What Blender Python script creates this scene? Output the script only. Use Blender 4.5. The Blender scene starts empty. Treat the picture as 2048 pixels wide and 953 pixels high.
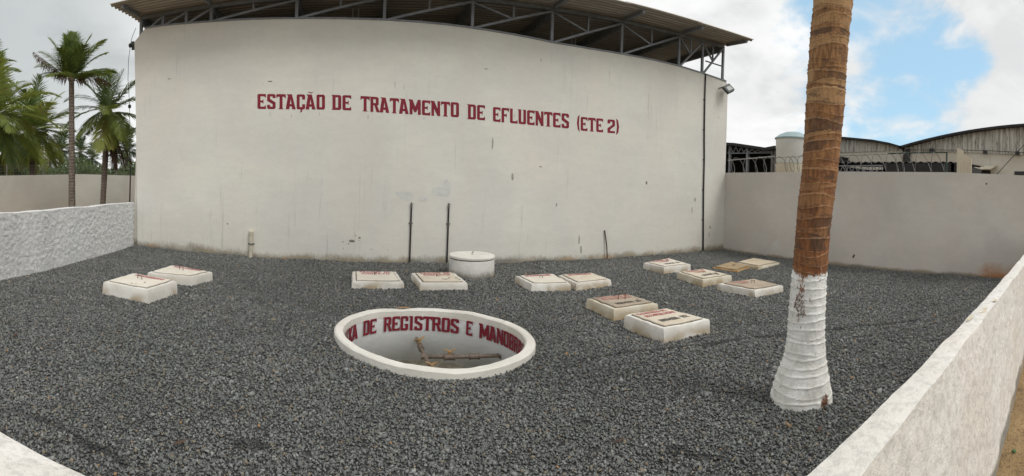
import bpy, bmesh, math, random
import numpy as np
from mathutils import Vector, Matrix
random.seed(7); rng = np.random.default_rng(11)
R = math.radians
sc = bpy.context.scene
col = sc.collection

# ------------------------------------------------------------------ camera (phone panorama: cylindrical, 127 degrees)
F, CY, EYE = 923.76, 367.53, 1.9
RM = Matrix(((0.9422, 0.33337, -0.03352), (-0.33331, 0.94279, 0.00763), (0.03414, 0.00399, 0.99941)))   # right, forward, up columns
cam = bpy.data.cameras.new('camera')
cam.type = 'PANO'
cam.panorama_type = 'CENTRAL_CYLINDRICAL'
cam.central_cylindrical_range_u_min = -1024 / F
cam.central_cylindrical_range_u_max = 1024 / F
cam.central_cylindrical_range_v_min = -(953 - CY) / F
cam.central_cylindrical_range_v_max = CY / F
cam.central_cylindrical_radius = 1.0
cam.clip_start = 0.05; cam.clip_end = 3000
co = bpy.data.objects.new('camera', cam); col.objects.link(co)
rt, fw, up = RM.col[0], RM.col[1], RM.col[2]
m4 = Matrix.Identity(4)
for i in range(3):
    m4[i][0] = rt[i]; m4[i][1] = up[i]; m4[i][2] = -fw[i]
m4[2][3] = EYE
co.matrix_world = m4
sc.camera = co

sc.render.engine = 'CYCLES'
sc.cycles.use_denoising = True
sc.cycles.max_bounces = 6
sc.cycles.sample_clamp_indirect = 5
sc.view_settings.view_transform = 'Standard'
sc.view_settings.look = 'None'
sc.view_settings.gamma = 1.0
sc.view_settings.exposure = 0.50

# ------------------------------------------------------------------ node helpers
def N(nt, typ, ins=None, **props):
    n = nt.nodes.new(typ)
    for k, v in props.items(): setattr(n, k, v)
    if ins:
        for k, v in ins.items():
            s = n.inputs[k]
            if isinstance(v, bpy.types.NodeSocket): nt.links.new(v, s)
            elif isinstance(v, tuple) and len(v) == 3 and s.type == 'RGBA': s.default_value = (*v, 1)
            else: s.default_value = v
    return n
def noise(nt, vec, scale, detail=4, rough=.55, dist=0.0):
    return N(nt, 'ShaderNodeTexNoise', {'Vector': vec, 'Scale': scale, 'Detail': detail, 'Roughness': rough, 'Distortion': dist}).outputs['Fac']
def ramp(nt, fac, a, b, va=0.0, vb=1.0):
    n = N(nt, 'ShaderNodeMapRange', {'Value': fac, 'From Min': a, 'From Max': b, 'To Min': va, 'To Max': vb}, interpolation_type='SMOOTHSTEP')
    return n.outputs[0]
def mth(nt, op, a, b=0.0, clamp=False):
    return N(nt, 'ShaderNodeMath', {0: a, 1: b}, operation=op, use_clamp=clamp).outputs[0]
def mixc(nt, fac, a, b, mode='MIX'):
    n = nt.nodes.new('ShaderNodeMix'); n.data_type = 'RGBA'; n.blend_type = mode
    for s, v in ((n.inputs[0], fac), (n.inputs[6], a), (n.inputs[7], b)):
        if isinstance(v, bpy.types.NodeSocket): nt.links.new(v, s)
        elif isinstance(v, tuple): s.default_value = (*v, 1)
        else: s.default_value = v
    return n.outputs[2]
def scaled(nt, vec, s):
    return N(nt, 'ShaderNodeVectorMath', {0: vec, 1: s}, operation='MULTIPLY').outputs[0]

# ------------------------------------------------------------------ world: Nishita sky under broken cloud
SUN_EL, SUN_AZ = R(52), R(148)          # azimuth clockwise from +Y
w = bpy.data.worlds.new('World'); sc.world = w; w.use_nodes = True
nt = w.node_tree; nt.nodes.clear()
sky = N(nt, 'ShaderNodeTexSky', sky_type='NISHITA', sun_disc=False, sun_elevation=SUN_EL, sun_rotation=SUN_AZ, air_density=1.0, dust_density=0.6)
D = N(nt, 'ShaderNodeTexCoord').outputs['Generated']
dx = N(nt, 'ShaderNodeSeparateXYZ', {0: D})
# project on a flat cloud deck so clouds get smaller towards the horizon
zz = mth(nt, 'ADD', mth(nt, 'MAXIMUM', dx.outputs[2], 0.0), 0.22)
px_ = mth(nt, 'DIVIDE', dx.outputs[0], zz); py_ = mth(nt, 'DIVIDE', dx.outputs[1], zz)
P2 = N(nt, 'ShaderNodeCombineXYZ', {0: px_, 1: py_, 2: 0.37}).outputs[0]
nA = noise(nt, P2, 0.85, 6, .52, .25)
nB = noise(nt, P2, 2.3, 7, .55, .2)
nC = noise(nt, scaled(nt, D, (1, 1, 1.6)), 5.5, 8, .56, .35)
def blob(vec, lo, hi):      # 1 near the direction vec
    v = Vector(vec).normalized()
    d = N(nt, 'ShaderNodeVectorMath', {0: D, 1: tuple(v)}, operation='DOT_PRODUCT').outputs['Value']
    return ramp(nt, d, lo, hi)
def pdir(x, y):
    t = (x - 1024) / F
    return RM @ Vector((math.sin(t), math.cos(t), (CY - y) / F))
hole = mth(nt, 'MAXIMUM', mth(nt, 'MAXIMUM', blob(pdir(1775, 215), .968, .998), blob(pdir(1850, 130), .985, .999)), mth(nt, 'MULTIPLY', blob(pdir(1700, 120), .975, .999), .8))
hh = mth(nt, 'SUBTRACT', mth(nt, 'MULTIPLY', hole, 1.0), mth(nt, 'MULTIPLY', mth(nt, 'SUBTRACT', nC, .37), 3.6))
blue = mth(nt, 'MULTIPLY', ramp(nt, hh, -.12, .70), ramp(nt, hole, .02, .35))
shade = ramp(nt, mth(nt, 'ADD', mth(nt, 'MULTIPLY', nA, .7), mth(nt, 'MULTIPLY', nB, .35)), .40, .60)
cl = mixc(nt, shade, (4.4, 4.5, 4.5), (7.1, 7.15, 7.1))
low = ramp(nt, dx.outputs[2], .02, .30)
cl = mixc(nt, mth(nt, 'MULTIPLY', mth(nt, 'SUBTRACT', 1.0, low), .45), cl, (7.2, 7.25, 7.2))
cl = mixc(nt, mth(nt, 'MULTIPLY', blob(pdir(2010, 70), .91, .99), .75), cl, (4.9, 5.0, 5.05))
cl = mixc(nt, mth(nt, 'MULTIPLY', mth(nt, 'MULTIPLY', blob(pdir(235, 120), .95, .995), ramp(nt, nC, .36, .56)), .85), cl, (7.2, 7.3, 7.3))
dark = mth(nt, 'MULTIPLY', blob(pdir(20, 70), .935, .998), .75)
cl = mixc(nt, mth(nt, 'MULTIPLY', ramp(nt, nC, .40, .60), .40), cl, (7.2, 7.2, 7.15))
cl = mixc(nt, dark, cl, (3.3, 3.6, 3.7))
skyc = mixc(nt, 0.62, N(nt, 'ShaderNodeVectorMath', {0: sky.outputs[0], 1: (.80, .92, .98)}, operation='MULTIPLY').outputs[0], (3.9, 5.9, 7.2))
fin = mixc(nt, blue, cl, skyc)
bg = N(nt, 'ShaderNodeBackground', {'Color': fin, 'Strength': 0.1})
N(nt, 'ShaderNodeOutputWorld', {'Surface': bg.outputs[0]})

sl = bpy.data.lights.new('sun', 'SUN'); sl.energy = 1.15; sl.angle = R(22); sl.color = (1.0, .975, .93)
so = bpy.data.objects.new('sun', sl); col.objects.link(so)
sd = Vector((math.sin(SUN_AZ) * math.cos(SUN_EL), math.cos(SUN_AZ) * math.cos(SUN_EL), math.sin(SUN_EL)))
so.rotation_euler = sd.to_track_quat('Z', 'Y').to_euler()

# ------------------------------------------------------------------ surveying the photograph: pixel -> point on a known plane
def ground(x, y, z=0.0):
    d = pdir(x, y); s = (z - EYE) / d.z; return Vector((d.x * s, d.y * s, z))
WY = 10.553                                   # front face of the big wall
def onY(x, y, Y=WY):
    d = pdir(x, y); s = Y / d.y; return Vector((d.x * s, Y, EYE + d.z * s))
def onX(x, y, X):
    d = pdir(x, y); s = X / d.x; return Vector((X, d.y * s, EYE + d.z * s))
def onD(x, y, dist):
    d = pdir(x, y); s = dist / math.hypot(d.x, d.y); return Vector((d.x * s, d.y * s, EYE + d.z * s))

# ------------------------------------------------------------------ materials
def newmat(name):
    m = bpy.data.materials.new(name); m.use_nodes = True
    nt = m.node_tree; nt.nodes.clear()
    b = N(nt, 'ShaderNodeBsdfPrincipled'); o = N(nt, 'ShaderNodeOutputMaterial', {'Surface': b.outputs[0]})
    return m, nt, b
def bump(nt, b, h, strength=.4, dist=.01):
    n = N(nt, 'ShaderNodeBump', {'Height': h, 'Strength': strength, 'Distance': dist}); nt.links.new(n.outputs[0], b.inputs['Normal'])
def simple(name, colr, rough=.7, metal=0.0, var=.25, scale=12, bmp=0.0, dark=None):
    m, nt, b = newmat(name)
    O = N(nt, 'ShaderNodeTexCoord').outputs['Object']
    f = ramp(nt, noise(nt, O, scale, 5), .3, .7)
    d = dark or tuple(c * (1 - var) for c in colr)
    nt.links.new(mixc(nt, f, d, colr), b.inputs['Base Color'])
    b.inputs['Roughness'].default_value = rough; b.inputs['Metallic'].default_value = metal
    if bmp: bump(nt, b, noise(nt, O, scale * 3, 4), bmp, .01)
    return m
def plaster(name, colr, alt, band=0.0, band_col=(.28, .22, .14), coarse=0.0, spots=0.0, streak=0.0, low=0.0, rust=None, bigscale=.55, fine=.25):
    """whitewashed render; band: height of the splash dirt above the gravel"""
    m, nt, b = newmat(name)
    O = N(nt, 'ShaderNodeTexCoord').outputs['Object']
    xyz = N(nt, 'ShaderNodeSeparateXYZ', {0: O})
    f1 = ramp(nt, noise(nt, O, bigscale, 4, .5, .4), .34, .66)
    c = mixc(nt, f1, alt, colr)
    hb = noise(nt, scaled(nt, O, (1.0, 1.0, .35)), 1.1, 3, .5)
    c = mixc(nt, ramp(nt, hb, .40, .62, 0, .5), c, N(nt, 'ShaderNodeVectorMath', {0: c, 1: (1.02, .965, .95)}, operation='MULTIPLY').outputs[0])
    f3 = ramp(nt, noise(nt, scaled(nt, O, (1, 1, 1.6)), 5.5, 6, .68, .8), .40, .66, 0, .16)
    c = mixc(nt, f3, c, tuple(x * .72 for x in colr))
    # roller marks and horizontal work joints
    f2 = ramp(nt, noise(nt, scaled(nt, O, (1.2, 1.2, 5.0)), 1.3, 5, .6), .35, .7, .0, .22)
    c = mixc(nt, f2, c, tuple(x * .80 for x in colr))
    if streak:
        s = noise(nt, scaled(nt, O, (7, 7, .35)), 1.6, 5, .6)
        s2 = noise(nt, O, .6, 2)
        c = mixc(nt, mth(nt, 'MULTIPLY', mth(nt, 'MULTIPLY', ramp(nt, s, .58, .78), ramp(nt, s2, .45, .6)), streak), c, (.30, .28, .24))
    if spots:
        v = N(nt, 'ShaderNodeTexVoronoi', {'Vector': scaled(nt, O, (1.5, 1.5, .8)), 'Scale': 1.9, 'Randomness': 1.0})
        vs = mth(nt, 'LESS_THAN', v.outputs['Distance'], N(nt, 'ShaderNodeMath', {0: noise(nt, O, 9, 2), 1: .055}, operation='MULTIPLY').outputs[0])
        sel = mth(nt, 'GREATER_THAN', noise(nt, O, .9, 1), .56)
        c = mixc(nt, mth(nt, 'MULTIPLY', mth(nt, 'MULTIPLY', vs, sel), spots), c, (.12, .11, .10))
    if band:
        e = mth(nt, 'ADD', mth(nt, 'MULTIPLY', noise(nt, O, 2.2, 3), 1.5), mth(nt, 'MULTIPLY', noise(nt, scaled(nt, O, (3, 3, 1)), 16, 5, .75), 1.1))
        hgt = mth(nt, 'DIVIDE', xyz.outputs[2], band)
        k = ramp(nt, mth(nt, 'SUBTRACT', mth(nt, 'SUBTRACT', e, .55), hgt), -.30, .55, 0, 1)
        bc = mixc(nt, ramp(nt, noise(nt, O, 1.4, 3), .42, .62), band_col, (.17, .16, .13))
        bc = mixc(nt, ramp(nt, noise(nt, O, 1.2, 2, .5, .6), .60, .72, 0, .6), bc, (.40, .24, .11))
        c = mixc(nt, mth(nt, 'MULTIPLY', k, .9), c, bc)
    if low:
        pt = ramp(nt, noise(nt, O, 1.7, 3, .5, .8), .44, .60)
        c = mixc(nt, mth(nt, 'MULTIPLY', mth(nt, 'MULTIPLY', ramp(nt, mth(nt, 'ADD', xyz.outputs[2], mth(nt, 'MULTIPLY', noise(nt, O, 8, 4), .08)), low + .06, .02), pt), .85), c, (.37, .27, .14))
    if rust:
        v = N(nt, 'ShaderNodeVectorMath', {0: scaled(nt, N(nt, 'ShaderNodeVectorMath', {0: O, 1: rust}, operation='SUBTRACT').outputs[0], (1, .75, 1.7))}, operation='LENGTH').outputs['Value']
        k = ramp(nt, mth(nt, 'SUBTRACT', v, mth(nt, 'MULTIPLY', mth(nt, 'SUBTRACT', noise(nt, O, 2.5, 5), .5), 1.0)), .75, .0)
        c = mixc(nt, mth(nt, 'MULTIPLY', k, .85), c, (.42, .17, .045))
    nt.links.new(c, b.inputs['Base Color'])
    b.inputs['Roughness'].default_value = .85
    h = noise(nt, O, 28, 5, .6)
    if coarse:
        v = noise(nt, O, 19, 6, .72, .2)
        h = mth(nt, 'ADD', mth(nt, 'MULTIPLY', h, .3), v)
        pit_ = ramp(nt, v, .54, .40)
        cd_ = mixc(nt, mth(nt, 'MULTIPLY', pit_, .34), c, tuple(x * .45 for x in colr))  # hollows coloured darker, standing in for shade in the relief
        nt.links.new(cd_, b.inputs['Base Color'])
        bump(nt, b, h, coarse, .03)
    else:
        h = mth(nt, 'ADD', h, mth(nt, 'MULTIPLY', noise(nt, O, 3.0, 3), 2.0))
        bump(nt, b, h, fine, .012)
    return m
M = {}
M['wall'] = plaster('whitewashed_render', (.70, .685, .615), (.64, .63, .585), band=.22, band_col=(.27, .22, .14), spots=.35, streak=.45)
M['gray_wall'] = plaster('dull_whitewash', (.66, .615, .56), (.555, .52, .475), band=.10, spots=.4, rust=(10.89, 1.95, .0))
M['rough_white'] = plaster('rough_whitewash', (.84, .85, .84), (.76, .77, .77), coarse=1.0, bigscale=1.2)
M['near_white'] = plaster('near_whitewash', (.84, .82, .775), (.76, .73, .67), coarse=.6, band=.06, bigscale=1.6, streak=.2)
M['outer_wall'] = plaster('outer_wall_paint', (.58, .57, .52), (.52, .505, .46), streak=.3)
M['kerb'] = plaster('chamber_whitewash', (.78, .76, .71), (.66, .63, .56), low=.16, spots=.6, bigscale=2.5, fine=.5)
M['kerb_dirty'] = plaster('chamber_dirty', (.70, .655, .55), (.60, .53, .40), low=.16, spots=.6, bigscale=3, fine=.5)
M['kerb_rust'] = plaster('chamber_rusty', (.42, .28, .13), (.32, .17, .06), spots=.6, bigscale=5, fine=.6)
M['ring'] = plaster('ring_whitewash', (.80, .78, .72), (.70, .67, .60), spots=.8, bigscale=2.2, fine=.45)
M['pit'] = plaster('pit_wall', (.82, .84, .84), (.74, .77, .78), spots=.9, bigscale=1.8, streak=.6)
M['tank'] = plaster('tank_render', (.66, .65, .61), (.50, .50, .48), band=.16, bigscale=3.5, streak=.7, fine=.6)
M['tank_lid'] = plaster('tank_lid', (.80, .78, .72), (.70, .68, .62), spots=.5, bigscale=3, fine=.4)
M['lid'] = plaster('lid_concrete', (.69, .63, .52), (.60, .53, .42), spots=.7, bigscale=3.5, streak=.5, fine=.4)
M['lid_pale'] = plaster('lid_pale', (.76, .715, .63), (.70, .65, .55), spots=.6, bigscale=3.5, fine=.35)
M['lid_tan'] = plaster('lid_tan', (.62, .54, .41), (.54, .46, .33), spots=.4, bigscale=3.5, fine=.4)
M['lid_gray'] = plaster('lid_gray', (.46, .38, .29), (.37, .31, .24), spots=.7, bigscale=4, fine=.5)
M['lid_rust'] = plaster('lid_rust', (.42, .33, .21), (.32, .23, .13), spots=.7, bigscale=6, fine=.6)
M['gap'] = simple('dark_gap', (.10, .07, .045), .95, var=.5, scale=40)
M['red'] = simple('red_paint', (.235, .012, .028), .8, var=.25, scale=7)
M['pink'] = simple('faded_red_paint', (.46, .12, .12), .85, var=.25, scale=25, dark=(.58, .36, .29))
M['red_lid'] = simple('lid_red_paint', (.40, .03, .055), .85, var=.25, scale=30, dark=(.50, .20, .19))
M['black'] = simple('black_paint', (.055, .05, .045), .85, var=.2, scale=30, dark=(.16, .14, .12))
M['steel'] = simple('painted_steel', (.235, .25, .27), .6, var=.3, scale=6)
M['roofsheet'] = simple('roof_sheet', (.36, .31, .25), .9, var=.35, scale=2.2, bmp=.2)
m, nt, b = newmat('roof_sheet')
O = N(nt, 'ShaderNodeTexCoord').outputs['Object']; y_ = N(nt, 'ShaderNodeSeparateXYZ', {0: O}).outputs[1]
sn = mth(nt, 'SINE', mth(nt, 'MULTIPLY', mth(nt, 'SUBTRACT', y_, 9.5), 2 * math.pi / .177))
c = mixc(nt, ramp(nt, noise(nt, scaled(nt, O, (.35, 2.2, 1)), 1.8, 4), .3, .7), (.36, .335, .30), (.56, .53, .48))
c = mixc(nt, ramp(nt, sn, .1, -.8, 0, .75), c, (.17, .155, .14))  # troughs darkened in the colour so the corrugation's shading reads
nt.links.new(c, b.inputs['Base Color']); b.inputs['Roughness'].default_value = .9
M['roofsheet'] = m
M['rust'] = simple('rusty_iron', (.12, .065, .04), .85, var=.5, scale=60)
M['black_pipe'] = simple('black_pipe', (.022, .021, .02), .5, var=.3, scale=10)
M['pvc'] = simple('cream_pvc', (.58, .54, .42), .5, var=.15, scale=8)
M['brown_pipe'] = simple('brown_pvc', (.20, .155, .12), .6, var=.4, scale=22)
M['brass'] = simple('yellow_valve', (.48, .31, .14), .5, var=.4, scale=25)
M['dark'] = simple('dark_sheet', (.030, .029, .030), .9, var=.3, scale=3)
M['mud'] = simple('pit_mud', (.24, .215, .155), .9, var=.5, scale=7, bmp=.6)
M['galv'] = simple('galvanised_wire', (.17, .165, .155), .6, var=.3, scale=12)
M['greenpost'] = simple('green_post', (.035, .06, .04), .6)
M['tankplastic'] = simple('water_tank_white', (.62, .62, .58), .6, var=.12, scale=1.2)
M['tanktop'] = simple('water_tank_blue', (.33, .43, .44), .6, var=.15, scale=2)
M['cream'] = plaster('cream_panel', (.62, .57, .45), (.52, .47, .36), streak=.5)
M['far_wall'] = plaster('far_wall', (.60, .57, .50), (.50, .46, .38), streak=.8, bigscale=.3)
M['glass'] = simple('lamp_glass', (.16, .19, .19), .25, var=.4, scale=14)
M['lamp'] = simple('lamp_housing', (.09, .10, .095), .6)
M['sand'] = None

m, nt, b = newmat('far_corrugated')
O = N(nt, 'ShaderNodeTexCoord').outputs['Object']; z = N(nt, 'ShaderNodeSeparateXYZ', {0: O}).outputs[2]
s = noise(nt, scaled(nt, O, (1, 5, .25)), 1.5, 5, .65)
c = mixc(nt, ramp(nt, s, .35, .65), (.33, .31, .27), (.60, .58, .53))
c = mixc(nt, mth(nt, 'MULTIPLY', ramp(nt, noise(nt, scaled(nt, O, (1, 3.5, .5)), 2.2, 5, .7), .48, .66), .75), c, (.09, .08, .07))
nt.links.new(c, b.inputs['Base Color']); b.inputs['Roughness'].default_value = .85
M['farsheet'] = m

m, nt, b = newmat('sand')
O = N(nt, 'ShaderNodeTexCoord').outputs['Object']
c = mixc(nt, ramp(nt, noise(nt, O, 1.3, 5), .35, .65), (.27, .17, .075), (.40, .27, .13))
c = mixc(nt, ramp(nt, noise(nt, O, 38, 5, .7), .50, .68), c, (.16, .10, .05))
c = mixc(nt, ramp(nt, noise(nt, O, 5, 5, .7), .52, .62, 0, .6), c, (.20, .13, .065))
far = ramp(nt, N(nt, 'ShaderNodeVectorMath', {0: O}, operation='LENGTH').outputs['Value'], 22, 30)
c = mixc(nt, far, c, (.055, .075, .03))
nt.links.new(c, b.inputs['Base Color']); b.inputs['Roughness'].default_value = .95
bump(nt, b, mth(nt, 'ADD', noise(nt, O, 9, 5), mth(nt, 'MULTIPLY', noise(nt, O, 70, 3), .5)), 1.0, .05)
M['sand'] = m

m, nt, b = newmat('gravel_bed')
O = N(nt, 'ShaderNodeTexCoord').outputs['Object']
v = N(nt, 'ShaderNodeTexVoronoi', {'Vector': O, 'Scale': 42.0})
c = mixc(nt, ramp(nt, v.outputs['Distance'], .15, .6), (.12, .124, .12), (.03, .03, .03))
nt.links.new(c, b.inputs['Base Color']); b.inputs['Roughness'].default_value = .95
bump(nt, b, v.outputs['Distance'], -.8, .015)
M['bed'] = m

m, nt, b = newmat('gravel_stone')
a = N(nt, 'ShaderNodeAttribute', attribute_name='tone').outputs['Fac']
t2 = N(nt, 'ShaderNodeAttribute', attribute_name='hue').outputs['Fac']
cr = N(nt, 'ShaderNodeValToRGB', {'Fac': a}); el = cr.color_ramp.elements
el[0].position = 0; el[0].color = (.045, .048, .048, 1); el[1].position = 1; el[1].color = (.42, .425, .405, 1)
e = el.new(.5); e.color = (.160, .166, .160, 1)
c = mixc(nt, ramp(nt, t2, .93, .95), cr.outputs[0], (.24, .20, .145))
c = mixc(nt, ramp(nt, t2, .9965, .9975), c, (.36, .22, .11))
O = N(nt, 'ShaderNodeTexCoord').outputs['Object']
c = mixc(nt, ramp(nt, noise(nt, O, .7, 3), .35, .65, 0, .5), c, N(nt, 'ShaderNodeVectorMath', {0: c, 1: (.70, .72, .70)}, operation='MULTIPLY').outputs[0])
nt.links.new(c, b.inputs['Base Color']); b.inputs['Roughness'].default_value = .8
M['stone'] = m

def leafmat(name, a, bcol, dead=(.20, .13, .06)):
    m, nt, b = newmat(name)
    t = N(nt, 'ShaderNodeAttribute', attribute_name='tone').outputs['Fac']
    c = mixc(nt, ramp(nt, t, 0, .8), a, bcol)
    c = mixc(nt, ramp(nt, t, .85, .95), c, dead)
    nt.links.new(c, b.inputs['Base Color']); b.inputs['Roughness'].default_value = .6
    tr = N(nt, 'ShaderNodeBsdfTranslucent', {'Color': c})
    mx = N(nt, 'ShaderNodeMixShader', {0: .42, 1: b.outputs[0], 2: tr.outputs[0]})
    nt.links.new(mx.outputs[0], [n for n in nt.nodes if n.type == 'OUTPUT_MATERIAL'][0].inputs[0])
    return m
M['leaf'] = leafmat('palm_leaf', (.07, .12, .03), (.26, .30, .06), (.26, .17, .07))
M['leaf_far'] = leafmat('palm_leaf_far', (.05, .08, .035), (.13, .16, .05))
M['leaf_dead'] = leafmat('palm_leaf_dead', (.085, .05, .035), (.17, .105, .07))
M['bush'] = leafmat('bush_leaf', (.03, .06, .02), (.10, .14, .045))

m, nt, b = newmat('palm_trunk_far')
O = N(nt, 'ShaderNodeTexCoord').outputs['Object']
z = N(nt, 'ShaderNodeSeparateXYZ', {0: O}).outputs[2]
rg = mth(nt, 'SINE', mth(nt, 'ADD', mth(nt, 'MULTIPLY', z, 62), mth(nt, 'MULTIPLY', noise(nt, O, 5, 3), 7)))
c = mixc(nt, ramp(nt, rg, -.3, .9), (.15, .12, .10), (.10, .08, .067))
c = mixc(nt, ramp(nt, noise(nt, scaled(nt, O, (9, 9, 2)), 2, 4), .5, .7), c, (.21, .18, .145))
nt.links.new(c, b.inputs['Base Color']); b.inputs['Roughness'].default_value = .9
bump(nt, b, rg, .3, .015)
M['trunk_far'] = m

m, nt, b = newmat('palm_trunk_near')      # ring-scarred bark; whitewash kept to the foot of the trunk
O = N(nt, 'ShaderNodeTexCoord').outputs['Object']
z = N(nt, 'ShaderNodeSeparateXYZ', {0: O}).outputs[2]
lip = N(nt, 'ShaderNodeAttribute', attribute_name='lip').outputs['Fac']
seg = N(nt, 'ShaderNodeAttribute', attribute_name='seg').outputs['Fac']
f = noise(nt, scaled(nt, O, (26, 26, 5)), 1.6, 6, .65)
g = noise(nt, scaled(nt, O, (4, 4, 7)), 1.3, 5, .7, .6)
c = mixc(nt, ramp(nt, f, .3, .7), mixc(nt, ramp(nt, z, 1.3, 3.4), (.135, .046, .014), (.17, .078, .030)), mixc(nt, ramp(nt, z, 1.3, 3.4), (.29, .115, .040), (.38, .205, .085)))
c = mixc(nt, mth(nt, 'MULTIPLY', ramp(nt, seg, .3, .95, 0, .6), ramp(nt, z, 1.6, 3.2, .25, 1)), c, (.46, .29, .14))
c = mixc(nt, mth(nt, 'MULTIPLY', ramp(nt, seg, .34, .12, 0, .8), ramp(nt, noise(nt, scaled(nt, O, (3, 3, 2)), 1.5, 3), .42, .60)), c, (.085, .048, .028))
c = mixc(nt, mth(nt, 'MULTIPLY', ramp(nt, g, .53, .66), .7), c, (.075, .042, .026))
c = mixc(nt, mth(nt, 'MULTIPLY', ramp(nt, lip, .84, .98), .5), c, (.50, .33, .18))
c = mixc(nt, mth(nt, 'MULTIPLY', ramp(nt, lip, .16, .0), .80), c, (.045, .022, .012))  # narrow shadow beside each scar lip, painted into the bark colour
wn = noise(nt, scaled(nt, O, (11, 11, 4)), 1.0, 5, .7)
line = mth(nt, 'ADD', 1.17, mth(nt, 'MULTIPLY', mth(nt, 'SUBTRACT', wn, .5), .30))
wh = ramp(nt, mth(nt, 'SUBTRACT', line, z), -.015, .02)
def patch(cen, rad, sq=(1, 1, 1)):
    v = N(nt, 'ShaderNodeVectorMath', {0: scaled(nt, N(nt, 'ShaderNodeVectorMath', {0: O, 1: cen}, operation='SUBTRACT').outputs[0], sq)}, operation='LENGTH').outputs['Value']
    return ramp(nt, mth(nt, 'ADD', v, mth(nt, 'MULTIPLY', mth(nt, 'SUBTRACT', noise(nt, scaled(nt, O, (2, 2, 1)), 14, 5, .8), .5), rad * 2.4)), rad, rad * .8)
tp = lambda x, y: tuple(onD(x, y, 4.15))
bare = mth(nt, 'MAXIMUM', patch(tp(1594, 572), .085, (1, 1, .36)), mth(nt, 'MAXIMUM', patch(tp(1602, 617), .05, (1, 1, 1.3)), patch(tp(1655, 806), .055, (1, 1, .55))))
chips = mth(nt, 'MULTIPLY', ramp(nt, noise(nt, scaled(nt, O, (30, 30, 8)), 1.5, 4, .7), .655, .69), .9)
wh = mth(nt, 'MULTIPLY', wh, mth(nt, 'SUBTRACT', 1.0, mth(nt, 'MAXIMUM', bare, chips, ), True), True)
wc = mixc(nt, ramp(nt, noise(nt, O, 7, 4), .35, .65), (.74, .72, .67), (.86, .85, .82))
wc = mixc(nt, mth(nt, 'MULTIPLY', ramp(nt, lip, .14, .0), .5), wc, (.30, .27, .24))  # same painted shadow line, carried over the whitewash
c2 = mixc(nt, wh, mixc(nt, mth(nt, 'MULTIPLY', ramp(nt, z, 1.15, .95), .6), c, (.10, .05, .035)), wc)
nt.links.new(c2, b.inputs['Base Color']); b.inputs['Roughness'].default_value = .85
bump(nt, b, mth(nt, 'ADD', mth(nt, 'MULTIPLY', f, .8), noise(nt, O, 45, 4)), .5, .012)
M['trunk'] = m

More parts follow.
